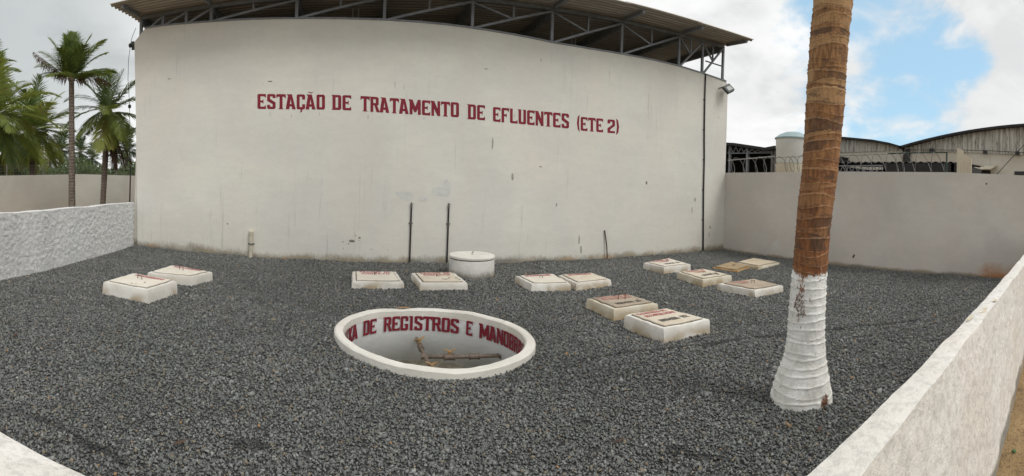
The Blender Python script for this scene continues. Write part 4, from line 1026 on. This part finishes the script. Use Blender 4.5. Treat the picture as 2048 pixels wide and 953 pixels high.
mb.build('trunk', M['trunk'], palm, smooth=True, fix=False, attrs={'lip': fr.ravel(), 'seg': si.ravel()})

# loose bark splinters where the whitewash has come away
sp = MB()
for (px, py, n_, sz) in ((1600, 590, 34, .045), (1603, 618, 18, .03), (1655, 806, 26, .04), (1640, 560, 6, .03)):
    for k in range(n_):
        a_ = onD(px + random.gauss(0, 6), py + random.gauss(0, 14 if px < 1650 and py < 600 else 6), 4.36)
        cz = np.interp(a_.z, PZs, [p[1] for p in pr]), np.interp(a_.z, PZs, [p[2] for p in pr]); rr_ = float(np.interp(a_.z, PZs, [p[3] for p in pr]))
        dv = Vector((-cz[0], -cz[1], 0)).normalized(); side = Vector((dv.y, -dv.x, 0)); off = (Vector((a_.x, a_.y, 0)) - Vector((cz[0], cz[1], 0))).dot(side)
        off = max(-rr_ * .95, min(rr_ * .95, off)); nrm = (side * off + dv * math.sqrt(max(rr_ ** 2 - off ** 2, 0)))
        p = Vector((cz[0], cz[1], a_.z)) + nrm; nn_ = nrm.normalized()
        q = p + nn_ * random.uniform(.004, .022) + Vector((random.gauss(0, .01), random.gauss(0, .01), random.uniform(-1, .6) * sz))
        sp.bar(p, q, random.uniform(.004, .011), .004)
sp.build('bark_splinters', simple('splinters', (.13, .075, .05), .9, var=.5, scale=60, dark=(.30, .22, .18)), palm, fix=False)

# ------------------------------------------------------------------ palm crowns
def frond(mb, tone, org, az, el, length, droop, leaf, t0, nl=46, r_=random, thin=1.0, twist=0.0, gravity=.28, wl_=.018):
    """feather leaf: an arching rachis with two ranks of leaflets"""
    d = Vector((math.cos(az) * math.cos(el), math.sin(az) * math.cos(el), math.sin(el)))
    p = Vector(org); pts = [p.copy()]; dirs = [d.copy()]; seg = 14; st = length / seg
    for i in range(seg):
        d = (d + Vector((0, 0, -droop * .72 / seg * (.4 + 1.4 * i / seg)))).normalized(); p = p + d * st; pts.append(p.copy()); dirs.append(d.copy())
    rad = [max(.018 * length / 2.0 * (1 - i / seg) ** 0.8, .004) for i in range(seg + 1)]
    n0 = len(mb.v); mb.tube(pts, rad, 4, False); tone += [t0] * (len(mb.v) - n0)
    for k in range(nl):
        s = .10 + .90 * (k + .5) / nl; fi = s * seg; i = min(int(fi), seg - 1); q = pts[i].lerp(pts[i + 1], fi - i); dd = dirs[i]
        side = dd.cross(Vector((0, 0, 1)))
        if side.length < .15: side = Vector((-math.sin(az), math.cos(az), 0))
        side.normalize(); upv = side.cross(dd).normalized()
        L = leaf * (math.sin(math.pi * min(1, .12 + s * .88)) ** .6) * r_.uniform(.8, 1.15)
        for sg in (-1, 1):
            if r_.random() > thin: continue
            ld_ = (side * sg * (1.0 - .45 * s) + dd * (.45 + .8 * s) + upv * (.15 + twist) + Vector((r_.gauss(0, .08), r_.gauss(0, .08), -gravity * .5))).normalized()
            m_ = q + ld_ * L * .5; ld2 = (ld_ + Vector((0, 0, -gravity * r_.uniform(.6, 1.6)))).normalized(); e_ = m_ + ld2 * L * .5
            w_ = ld_.cross(upv).normalized() * wl_ * .5 * leaf / .5
            w2 = w_ + upv * wl_ * .2
            mb.add([q - w_ * .5, q + w_ * .5, m_ + w2, m_ - w2, e_], [(0, 1, 2, 3), (3, 2, 4)])
            tone += [min(1, max(0, t0 + r_.gauss(0, .10)))] * 5
def palm_tree(name, base, topc, r0, r1, R_, label, fronds, seed, leaf=.5, mat='leaf', dead=(), nuts=0, spear=True, nl=46, tm='trunk_far', group=None, bend=0.0, wl_=.024):
    r_ = random.Random(seed); base = Vector(base); topc = Vector(topc)
    root = empty(name, base, label, 'palm', group)
    pts = []; rad = []; n = 36
    for i in range(n + 1):
        t = i / n; p = base.lerp(topc, t); p.x += bend * math.sin(t * math.pi); pts.append(p)
        rad.append((r0 + (r1 - r0) * t + r0 * .55 * math.exp(-t * 14)) * (1 + .045 * (i % 2)))
    pts[0].z = -.05
    MB().tube(pts, rad, 14).build('trunk', M[tm], root, smooth=True)
    MB().tube([topc - Vector((0, 0, R_ * .10)), topc, topc + Vector((0, 0, R_ * .12))], [r1 * .9, r1 * 1.5, r1 * .8], 10).build('crown_shaft', M['trunk_far'], root, smooth=True)
    mb = MB(); tone = []
    for (az, el, ln, dr, t0) in fronds(r_):
        frond(mb, tone, topc + Vector((0, 0, r_.uniform(-.05, .08) * R_)), az, el, ln * R_, dr, leaf * R_, t0, nl, r_, wl_=wl_)
    mb.build('crown', M[mat], root, fix=False, attrs={'tone': tone})
    if dead:
        mb = MB(); tone = []
        for (az, el, ln, dr) in dead: frond(mb, tone, topc - Vector((0, 0, .08 * R_)), az, el, ln * R_, dr, leaf * R_ * .9, r_.uniform(.1, .7), nl, r_, thin=.8, gravity=1.6, wl_=wl_)
        mb.build('dead_fronds', M['leaf_dead'], root, fix=False, attrs={'tone': tone})
    for k in range(nuts):
        a = r_.uniform(0, 6.28); c = topc + Vector((math.cos(a) * r1 * 2.0, math.sin(a) * r1 * 2.0, -r_.uniform(.05, .24) * R_))
        s = .055 * R_ / 1.5 * 1.2; MB().lathe([(0, -1.2 * s), (.7 * s, -.8 * s), (s, 0), (.75 * s, .8 * s), (0, 1.2 * s)], c, 8).build('coconut', simple('coconut', (.16, .10, .05), .7) if 'coconut' not in bpy.data.materials else bpy.data.materials['coconut'], root, smooth=True)
    return root
def ordinary(n, lo=-25, hi=80, ln=(.8, 1.0), dr=(1.0, 1.6), tr=(.1, .75)):
    def fn(r_):
        out = []
        for k in range(n):
            az = k * 2.39996 + r_.uniform(-.25, .25); e = hi - (hi - lo) * (k / (n - 1)) ** .9
            out.append((az, R(e + r_.uniform(-6, 6)), r_.uniform(*ln), r_.uniform(*dr), r_.uniform(*tr)))
        return out
    return fn
# crown of the big palm, above the picture
mb = MB(); tone = []; tp_ = Vector((pr[-1][1], pr[-1][2], z9))
rr_ = random.Random(3)
for (az, el, ln, dr, t0) in ordinary(18)(rr_): frond(mb, tone, tp_, az, el, 3.2 * ln, dr * .9, .8, t0, 50, rr_)
mb.build('crown', M['leaf'], palm, fix=False, attrs={'tone': tone})

# --- the palms beyond the low left wall. Screen-right there is the direction ri, away from the viewer is fwd
def viewdirs(px):
    d = pdir(px, 345); f_ = Vector((d.x, d.y, 0)).normalized(); return math.atan2(-f_.x, f_.y), f_      # azimuth of "right" in xy
def relaz(px, deg):      # 0 = towards picture right, 90 = away, 180 = left, 270 = towards the viewer
    d = pdir(px, 345); a = math.atan2(-d.x, d.y); return a + R(deg)
D1 = 15.0
def f1(r_):
    o_ = []
    for dg, el, ln, dr, t in ((100, 86, 1.12, .15, .35), (60, 82, 1.15, .2, .3), (150, 80, 1.08, .25, .4), (260, 82, 1.05, .2, .3), (10, 70, 1.15, .6, .55), (-15, 56, 1.2, .8, .5), (25, 50, 1.2, .8, .65), (175, 66, 1.1, .8, .6), (195, 52, 1.05, 1.1, .6),
                              (5, 30, 1.15, 1.0, .4), (-30, 20, 1.05, 1.0, .3), (200, 32, .95, 1.2, .5), (165, 22, .9, 1.2, .35), (240, 60, .8, 1.0, .3), (300, 62, .85, 1.0, .25), (270, 75, .9, .6, .2), (90, 50, .95, 1.0, .3), (75, 25, .9, 1.1, .3), (120, 30, .9, 1.1, .4),
                              (230, 15, .8, 1.1, .4), (310, 20, .9, 1.0, .3), (35, 62, 1.05, .6, .3)):
        o_.append((relaz(145, dg + r_.uniform(-5, 5)), R(el), ln, dr, t))
    return o_
b1 = onD(145, 420, D1); t1 = onD(143, 158, D1)
palm_tree('palm_tree', (b1.x, b1.y, 0), t1, .115, .085, 1.32, 'tall slim palm with an upright crown beyond the low left wall', f1, 5, leaf=.42, dead=[(relaz(145, 2), R(28), 1.05, 1.7), (relaz(145, 178), R(40), 1.2, .15)], nl=60)
D2 = 16.0
def f2_(r_):
    o_ = []
    for dg, el, ln, dr, t in ((80, 82, 1.0, .3, .2), (20, 72, 1.1, .5, .2), (150, 74, 1.05, .5, .2), (-10, 55, 1.15, .8, .25), (175, 58, 1.1, 1.0, .3), (0, 35, 1.25, 1.2, .3), (185, 33, 1.1, 1.6, .3), (170, 12, 1.35, 1.1, .25), (10, 5, 1.2, 1.4, .3), (200, -5, 1.2, 1.3, .35),
                              (-20, -25, 1.2, 1.2, .35), (215, -30, 1.1, 1.0, .4), (-40, -45, 1.1, .8, .4), (250, -50, 1.15, .7, .75), (285, -60, 1.1, .5, .8), (300, -35, 1.1, .9, .45), (90, 30, 1.1, 1.2, .3), (270, 20, .9, 1.8, .5), (60, -10, 1.1, 1.2, .3), (120, -10, 1.1, 1.2, .3)):
        o_.append((relaz(222, dg + r_.uniform(-5, 5)), R(el), ln, dr, t))
    return o_
b2 = onD(204, 415, D2); t2 = onD(216, 222, D2)
palm_tree('palm_tree', (b2.x, b2.y, 0), t2, .095, .11, 1.45, 'palm with drooping brown dead fronds beside the left edge of the big wall', f2_, 8, leaf=.42,
          dead=[(relaz(222, d), R(e), 1.35, .6) for d, e in ((-20, -62), (-10, -70), (10, -66), (-50, -72), (300, -68), (-5, -58), (-30, -75))], nuts=5, nl=60)
D3 = 24.0
t3 = onD(66, 262, D3)
palm_tree('palm_tree', (t3.x, t3.y, 0), t3, .17, .14, 2.6, 'bushy coconut palm behind the outer wall with nuts under its crown', ordinary(30, -62, 82, (.8, 1.15), (.7, 1.3), (.15, .8)), 12, leaf=.36, nuts=8, nl=56)
t4 = onD(-12, 235, 20.0)
palm_tree('palm_tree', (t4.x, t4.y, 0), t4, .17, .14, 2.7, 'large yellowish green palm cut off by the left edge of the photo', ordinary(34, -62, 82, (.85, 1.15), (.9, 1.5), (.25, .85)), 21, leaf=.36, nuts=3, nl=56)
t4 = onD(-28, 150, 27.0)
palm_tree('palm_tree', (t4.x, t4.y, 0), t4, .17, .14, 2.3, 'highest palm at the left edge of the photo, only frond tips showing', ordinary(26, -40, 82, (.9, 1.1), (.9, 1.4), (.2, .6)), 22, leaf=.36, nl=50)
k = 0
names = ['small distant palm framed between the two nearest trunks', 'distant palm just left of the tall slim trunk', 'distant palm right behind the wall at the edge of the big white building', 'distant palm whose crown shows low between the bushy palm and the slim one', 'faint distant palm close to the left of the drooping palm', 'distant palm half hidden behind the drooping palm', 'low far palm near the dark bush at the left edge']
for (px, py, dd, rr2) in ((160, 305, 46, 2.1), (122, 300, 40, 2.2), (254, 300, 34, 2.0), (100, 318, 52, 2.1), (185, 318, 50, 2.0), (232, 312, 42, 2.0), (30, 300, 44, 2.4)):
    t5 = onD(px, py, dd); palm_tree('palm_tree', (t5.x, t5.y, 0), t5, .15, .12, rr2, names[k], ordinary(15, -40, 80, (.75, 1.0), (.8, 1.5), (.1, .7)), 30 + k, leaf=.40, mat='leaf_far', nl=30, group='distant palms beyond the outer wall', wl_=.03); k += 1

# shrubs and undergrowth beyond the outer wall
def leafcloud(name, cen, rad, n, mat, size, seed, parent=None):
    g_ = np.random.default_rng(seed); v = g_.normal(0, 1, (n, 3)); v /= np.linalg.norm(v, axis=1)[:, None]; v *= (g_.uniform(.35, 1, n) ** .5)[:, None]
    bump_ = 1 + .25 * np.sin(v[:, 0] * 5 + seed) * np.cos(v[:, 1] * 4 + v[:, 2] * 3); v *= bump_[:, None]
    c = np.array(cen)[None] + v * np.array(rad)[None]; mb = MB(); tone = []
    for p in c:
        a = Vector(g_.normal(0, 1, 3)).normalized(); b_ = a.orthogonal().normalized(); q = Vector(p); s = size * g_.uniform(.6, 1.3)
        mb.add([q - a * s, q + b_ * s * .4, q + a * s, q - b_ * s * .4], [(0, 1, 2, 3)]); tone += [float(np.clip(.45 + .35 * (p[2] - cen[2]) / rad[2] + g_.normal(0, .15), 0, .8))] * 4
    return mb.build(name, mat, parent, fix=False, attrs={'tone': tone})
c = onD(6, 338, 22.0); sh = empty('shrub', (c.x, c.y, 0), 'dark green bush showing over the outer wall at the left edge of the photo', 'shrub')
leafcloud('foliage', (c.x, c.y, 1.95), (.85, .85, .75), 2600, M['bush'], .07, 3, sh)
MB().tube([(c.x, c.y, -.05), (c.x, c.y, 1.6)], .05, 8).build('stem', M['trunk_far'], sh)
mb = MB(); tone = []; g_ = np.random.default_rng(5)
for k in range(26000):
    px = g_.uniform(-60, 300); dd = g_.uniform(30, 44); d = pdir(px, 345); d2 = Vector((d.x, d.y, 0)).normalized() * dd
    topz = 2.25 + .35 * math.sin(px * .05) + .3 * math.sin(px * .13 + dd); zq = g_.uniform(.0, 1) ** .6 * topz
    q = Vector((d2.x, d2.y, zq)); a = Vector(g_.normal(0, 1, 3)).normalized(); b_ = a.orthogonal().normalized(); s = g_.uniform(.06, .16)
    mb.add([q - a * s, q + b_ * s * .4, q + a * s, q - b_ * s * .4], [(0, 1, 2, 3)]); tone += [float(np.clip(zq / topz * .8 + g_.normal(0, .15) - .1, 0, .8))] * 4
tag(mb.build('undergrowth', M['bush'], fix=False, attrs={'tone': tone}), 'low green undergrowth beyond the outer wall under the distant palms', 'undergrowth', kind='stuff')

# outer wall (two runs meeting at a corner) and the wire fence on it
oc = (-12.0, 17.35)
tag(MB().prism([(0, -.3), (-9, -.3), (-9, 1.62), (0, 1.78)], 'x', 0, .15).build('outer_wall', M['outer_wall']), 'pale outer wall running behind the tall slim palm, left of the wall corner', 'wall')
ow = bpy.data.objects['outer_wall']
ow.location = (oc[0] - .15, oc[1], 0)
tag(MB().box((oc[0] + .0, oc[1], -.3), (-5.56, oc[1] + .15, 1.80)).build('outer_wall', M['outer_wall']), 'shaded pale outer wall behind the drooping palm, ending at the big building', 'wall')
fence = empty('wire_fence', (oc[0], oc[1], 1.8), 'thin wire mesh fence on top of the pale outer wall', 'fence')
fm = MB()
def frun(a, b_, z0, z1):
    a = Vector(a); b_ = Vector(b_); L = (b_ - a).length; n_ = int(L / 2.0)
    for k in range(n_ + 1):
        p = a.lerp(b_, k / n_); zb = z0 + (z1 - z0) * k / n_
        MB().tube([(p.x, p.y, zb - .02), (p.x, p.y, zb + .42)], .02, 6).build('post', M['galv'], fence)
    for h in (.05, .16, .28, .40): fm.tube([(a.x, a.y, z0 + h), (b_.x, b_.y, z1 + h)], .006, 4)
    for k in range(int(L / .16)):
        p = a.lerp(b_, (k + .5) * .16 / L); zb = z0 + (z1 - z0) * (k + .5) * .16 / L; fm.tube([(p.x, p.y, zb), (p.x, p.y, zb + .40)], .004, 3)
frun((oc[0] - .08, oc[1] - 9, 0), (oc[0] - .08, oc[1], 0), 1.62, 1.78); frun((oc[0], oc[1] + .08, 0), (-5.7, oc[1] + .08, 0), 1.80, 1.80)
fm.build('mesh_wires', M['galv'], fence, fix=False)

# ================================================================== RIGHT SIDE BEYOND THE BOUNDARY WALL
rw = empty('razor_wire', (XR + .08, 7, 2.54), 'coiled razor wire along the top of the right boundary wall', 'razor wire')
cwx, cwz, cr_ = XR + .08, 2.785, .235
hl = MB(); pts = []; y = 10.45; n_ = 0; t = 0.0
while y > 3.28:
    pts.append((cwx + cr_ * .62 * math.sin(t), y + .06 * math.sin(t * .31) + .05 * math.cos(t), cwz + cr_ * math.cos(t) * (1 + .05 * math.sin(t * .13)))); t += 2 * math.pi / 20
    y -= (.36 + .10 * math.sin(t * .11)) / 20
hl.tube(pts, .0085, 5)
hl.build('coil', M['galv'], rw, fix=False)
bb = MB()
for i in range(0, len(pts), 3):
    p = Vector(pts[i]); bb.bar(p + Vector((0, -.02, -.012)), p + Vector((0, .02, .012)), .012, .003)
bb.build('barbs', M['galv'], rw, fix=False)
for (z0, z1) in ((2.99, 3.02),): MB().tube([(cwx, 10.45, z0 - .03), (cwx, 8.3, z0), (cwx, 6.2, z0 - .01), (cwx, 3.25, z1)], .007, 5).build('support_wire', M['galv'], rw)
a_ = onX(1456, 321, XR + .08); b_ = onX(1548, 313, XR + .08); MB().bar(a_, b_, .03, .03).build('support_bar', simple('pale_bar', (.45, .44, .42), .7), rw)
for px in (1893,):
    p = onX(px, 345, XR + .08); po = empty('fence_post', (p.x, p.y, 2.5), 'dark green post at the right end of the razor wire', 'post')
    MB().tube([(p.x, p.y, 2.45), (p.x, p.y, 3.03)], .022, 8).build('shaft', M['greenpost'], po); MB().tube([(p.x, p.y, 3.02), (p.x, p.y + 1.6, 3.02)], .016, 6).build('rail', M['greenpost'], po)

# open dark shed at the left of the group
sx = 20.0
sd_ = empty('open_shed', (sx, 18, 0), 'dark open shed with roof trusses next to the corner of the big wall', 'shed')
prof = [Vector((sx, 31, 4.9))] + [onX(x, y, sx) for x, y in ((1455, 286), (1475, 287), (1500, 291), (1535, 296.5), (1553, 293), (1556, 292.5))]
rp = [(p.y, p.z) for p in prof]; rp = rp + [(y_, z_ - .16) for y_, z_ in reversed(rp)]
MB().prism(rp, 'x', sx - .3, sx + 9).build('roof', M['dark'], sd_)
MB().box((sx + 8.8, 15.3, -.1), (sx + 9, 31, 4.95)).build('back_wall', M['dark'], sd_)  # shed walls near-black: the colour stands in for the shade inside
MB().box((sx, 15.3, -.1), (sx + 9, 15.5, 4.3)).build('side_wall', M['dark'], sd_)
MB().box((sx, 30.8, -.1), (sx + 9, 31, 4.7)).build('side_wall', M['dark'], sd_)
for px in (1458, 1493, 1543, 1549):
    p = onX(px, 345, sx); MB().box((sx, p.y - .07, -.1), (sx + .14, p.y + .07, float(np.interp(-p.y, [-q.y for q in prof], [q.z for q in prof])) - .2)).build('column', simple('shed_column', (.16, .15, .14), .9) if px > 1540 else M['steel'], sd_)
a_ = onX(1456, 307, sx); b_ = onX(1545, 306, sx); MB().bar(a_, b_, .05).build('tie_beam', M['steel'], sd_)
for k in range(8):
    y0 = a_.y + (b_.y - a_.y) * k / 8; y1 = a_.y + (b_.y - a_.y) * (k + 1) / 8; zt = float(np.interp(-(y0 + y1) / 2, [-q.y for q in prof], [q.z for q in prof])) - .2
    MB().bar((sx, y0, a_.z), (sx, (y0 + y1) / 2, zt), .035).bar((sx, (y0 + y1) / 2, zt), (sx, y1, a_.z), .035).build('web', M['steel'], sd_)

# water tank on its base
wd = 21.5; wc_ = onD(1585.5, 278, wd); wr = 34.5 / F * wd
wt = empty('water_tank', (wc_.x, wc_.y, 0), 'big round white water tank with a pale blue domed lid behind the palm trunk', 'water tank')
zr, zb = wc_.z, onD(1585, 328, wd).z
MB().lathe([(0, 0), (wr * .90, 0), (wr * .93, .1), (wr * .985, (zr - zb) * .97), (0, (zr - zb) * .98)], (wc_.x, wc_.y, zb), 40).build('body', M['tankplastic'], wt, auto=True)
MB().lathe([(wr * .97, -.06), (wr * 1.05, -.05), (wr * 1.05, .0), (wr * .8, .15), (wr * .45, .27), (0, .32)], (wc_.x, wc_.y, zr + .02), 40).build('lid', M['tanktop'], wt, auto=True)
MB().lathe([(wr * .98, -.1), (wr * .98, zb - .02), (0, zb - .015)], (wc_.x, wc_.y, 0), 40).build('base', M['cream'], wt, auto=True)

# two halls with corrugated gables
hx = 28.0
def corr_gable(ys_, zt, zb_, x, pitch=.30, amp=.05):
    """corrugated vertical sheet facing -X between heights zb_(y) and zt(y)"""
    y0, y1 = ys_; n_ = int(abs(y1 - y0) / pitch * 6); vs = []; fs = []
    for i in range(n_ + 1):
        y = y0 + (y1 - y0) * i / n_; xx = x - amp - amp * math.sin(2 * math.pi * i / 6)
        for s in (0, .02): vs += [(xx + s, y, zb_(y)), (xx + s, y, zt(y))]
    for i in range(n_):
        a = i * 4; b2 = a + 4; fs += [(a, a + 1, b2 + 1, b2), (a + 2, b2 + 2, b2 + 3, a + 3), (a, b2, b2 + 2, a + 2), (a + 1, a + 3, b2 + 3, b2 + 1)]
    return MB().add(vs, fs)
h2z = lambda y: float(np.interp(y, [11.31, 12.2, 13.43, 15.8, 17.6], [5.16, 5.42, 5.66, 5.95, 6.08])) - .14
hall2 = empty('warehouse', (hx, 14.5, 0), 'pale warehouse with a streaked corrugated gable right behind the palm trunk', 'warehouse')
MB().box((hx, 11.40, -.2), (hx + 14, 17.5, 4.95)).build('wall', M['far_wall'], hall2)
corr_gable((11.42, 17.5), h2z, lambda y: 4.90, hx - .02).build('gable', M['farsheet'], hall2, fix=False)
ysr = [11.32, 12.2, 13.43, 14.6, 15.8, 17.7]
rp = [(y, h2z(y) + .14) for y in ysr]; rp = rp + [(y, z_ - .13) for y, z_ in reversed(rp)]
MB().prism(rp, 'x', hx - .5, hx + 14.2).build('roof', M['dark'], hall2)
h3z = lambda y: 6.50 - .0122 * (y - 1) ** 2
hall3 = empty('warehouse', (hx, 1, 0), 'pale warehouse with a wide arched roof and long corrugated gable at the right edge', 'warehouse')
MB().box((hx, -9.3, -.2), (hx + 14, 11.2, 4.80)).build('wall', M['far_wall'], hall3)
corr_gable((-9.3, 11.25), lambda y: h3z(y) - .14, lambda y: 4.80 - max(0, 8.2 - y) * .055, hx - .02).build('gable', M['farsheet'], hall3, fix=False)
ysr = np.linspace(11.5, -9.6, 24); rp = [(y, h3z(y)) for y in ysr]; rp = rp + [(y, z_ - .15) for y, z_ in reversed(rp)]
MB().prism(rp, 'x', hx - .5, hx + 14.2).build('roof', M['dark'], hall3)
a_ = onX(1816, 302, hx - .1); MB().box((hx - .25, a_.y - .16, -.1), (hx - .1, a_.y + .16, 5.0)).build('downpipe', M['black_pipe'], hall3)
MB().tube([(hx - .3, 11.0, 4.93), (hx - .3, 6, 4.83), (hx - .3, 2, 4.60)], .02, 5).build('wire', M['black_pipe'], hall3)
for px, py in ((1862, 300), (1970, 304), (2034, 306)):
    p = onX(px, py, hx - .3); MB().box((hx - .3, p.y - .12, p.z - .12), (hx - .12, p.y + .12, p.z + .1)).build('lamp_bracket', M['black_pipe'], hall3)
a_ = onX(2035, 347, hx); MB().box((hx - .06, a_.y - 1.2, a_.z - .12), (hx - .02, a_.y + .18, a_.z + .12)).build('vent', M['black_pipe'], hall3)
# small awning on its wall
aw_ = [onX(x, y, 26.9) for x, y in ((1944, 337), (1984, 334))]
MB().add([(26.7, aw_[0].y + .6, aw_[0].z - .08), (26.7, aw_[1].y, aw_[0].z - .08), (hx - .05, aw_[1].y - .1, aw_[0].z + .22), (hx - .05, aw_[0].y + .6, aw_[0].z + .22),
          (26.7, aw_[0].y + .6, aw_[0].z - .02), (26.7, aw_[1].y, aw_[0].z - .02), (hx - .05, aw_[1].y - .1, aw_[0].z + .28), (hx - .05, aw_[0].y + .6, aw_[0].z + .28)],
         [(0, 1, 2, 3), (4, 7, 6, 5), (0, 4, 5, 1), (1, 5, 6, 2), (2, 6, 7, 3), (3, 7, 4, 0)]).build('awning', M['cream'], hall3)
MB().box((hx - .08, aw_[1].y + .3, 1.5), (hx - .03, aw_[0].y + .5, aw_[0].z - .05)).build('dark_panel', M['black_pipe'], hall3)  # plain dark panel below the awning

# low lean-to with a dark corrugated roof
lx = 14.0
ln_ = empty('lean_to_shed', (lx, 6, 0), 'low lean-to with a black corrugated roof just beyond the boundary wall', 'shed')
ro_ = corr_sheet(lx, lx + 3.6, 3.75, 8.9, lambda x, y: 3.02 + (x - lx) * .03 + .008 * (y - 6), .25, .028, .01, 1, 8)
ro_.build('roof', M['dark'], ln_, fix=False)
MB().box((lx + .02, 3.85, 2.70), (lx + .08, 6.4, 2.99)).build('fascia', M['dark'], ln_)  # coloured near-black for the shadow it lies in
MB().box((lx + 3.4, 3.85, -.1), (lx + 3.5, 8.9, 3.0)).build('back_wall', M['dark'], ln_)  # interior shade put into the near-black wall colour, sides too
MB().box((lx + .1, 3.80, -.1), (lx + 3.4, 3.88, 3.0)).build('side_wall', M['dark'], ln_)
MB().box((lx + .1, 8.7, -.1), (lx + 3.4, 8.8, 3.0)).build('side_wall', M['dark'], ln_)
MB().bar((lx + .05, 6.4, 2.93), (lx + .05, 8.8, 2.93), .04).bar((lx + .05, 6.4, 2.70), (lx + .05, 8.8, 2.74), .04).build('truss_chord', M['steel'], ln_)
for k in range(10):
    y0 = 6.4 + k * .24; MB().bar((lx + .05, y0, 2.71), (lx + .05, y0 + .12, 2.92), .025).bar((lx + .05, y0 + .12, 2.92), (lx + .05, y0 + .24, 2.71), .025).build('web', M['steel'], ln_)
for yy in (4.0, 6.35, 8.6): MB().box((lx + .02, yy - .05, -.1), (lx + .12, yy + .05, 2.98)).build('column', M['steel'], ln_)
# cream fibre-cement panel standing beside it
px13 = [onX(x, y, 13.0) for x, y in ((1914, 350), (1914, 296), (1926, 301), (1926, 308), (1943, 318), (1943, 352))]
pn = MB().prism([(p.y, p.z) for p in [Vector((0, px13[0].y, 0))] + px13[1:5] + [Vector((0, px13[5].y, 0))]], 'x', 13.0, 13.05)
pn = pn.build('fibre_panel', M['cream']); tag(pn, 'tall cream sheet panel with a slanted top standing beyond the boundary wall', 'panel')
gr = MB()
for k in range(1, 6):
    y_ = px13[0].y + (px13[5].y - px13[0].y) * k / 6; gr.box((12.985, y_ - .006, 0), (13.0, y_ + .006, 2.95))
gr.build('ribs', M['lid'], pn, fix=False)
gc = empty('guy_cable', onX(1995, 347, 12), 'thin slanting cable rising behind the boundary wall at the right edge', 'cable')
MB().tube([onX(1990, 353, 12), onX(2020, 320, 12), onX(2048, 290, 12), onX(2100, 233, 12)], .010, 5).build('wire', M['black_pipe'], gc)

# ================================================================== small litter
r_ = random.Random(17)
spots = [(1175, 640, .05), (1150, 642, .04), (1108, 637, .05), (1040, 636, .05), (1382, 676, .05), (1395, 672, .04), (1073, 739, .035), (360, 887, .06), (520, 690, .04), (1690, 575, .03), (1905, 640, .03), (30, 672, .05), (95, 690, .05), (1350, 560, .03), (330, 528, .05), (1238, 884, .05), (1255, 655, .04), (1640, 860, .05)]
for i, (x, y, s) in enumerate(spots):
    p = ground(x, y, .02); a = r_.uniform(0, 6.28); d = Vector((math.cos(a), math.sin(a), 0)); e_ = Vector((-d.y, d.x, 0))
    where = ['beside the brown lidded chamber', 'at the corner between the two BOMBA chambers', 'right of the round pit', 'above the right rim of the pit', 'in front of the BOMBA 02 chamber', 'below the BOMBA 02 chamber corner', 'close to the lower right rim of the pit', 'near the bottom left of the yard', 'left of the round pit', 'behind the palm trunk', 'near the foreground wall on the right', 'at the left edge of the yard', 'left part of the yard', 'between the decanter and pump chambers', 'behind the far left chamber', 'at the bottom centre of the yard', 'beneath the BOMBA 01 chamber', 'by the foot of the palm'][i]
    mb = MB().add([p - d * s, p + e_ * s * .35 + Vector((0, 0, .012)), p + d * s + Vector((0, 0, .02)), p - e_ * s * .3 + Vector((0, 0, .006)), p + Vector((0, 0, .018))], [(0, 1, 4), (1, 2, 4), (2, 3, 4), (3, 0, 4)])
    mb.tube([p + d * s + Vector((0, 0, .02)), p + d * s * 1.7 + Vector((0, 0, .008))], .002, 4)
    tag(mb.build('dry_leaf', M['leaf_dead'], fix=False, attrs={'tone': [.9 if i in (6, 10) else .4] * len(mb.v)}), 'small dry brown leaf on the gravel ' + where, 'leaf', 'dry leaves on the gravel')
p = ground(2028, 905, -.04)
tag(MB().lathe([(0, 0), (.014, .003), (.019, .009), (.012, .016), (0, .018)], p, 12).build('fallen_fruit', simple('green_fruit', (.05, .16, .04), .5), smooth=True), 'small green fruit lying on the sand path', 'fruit')
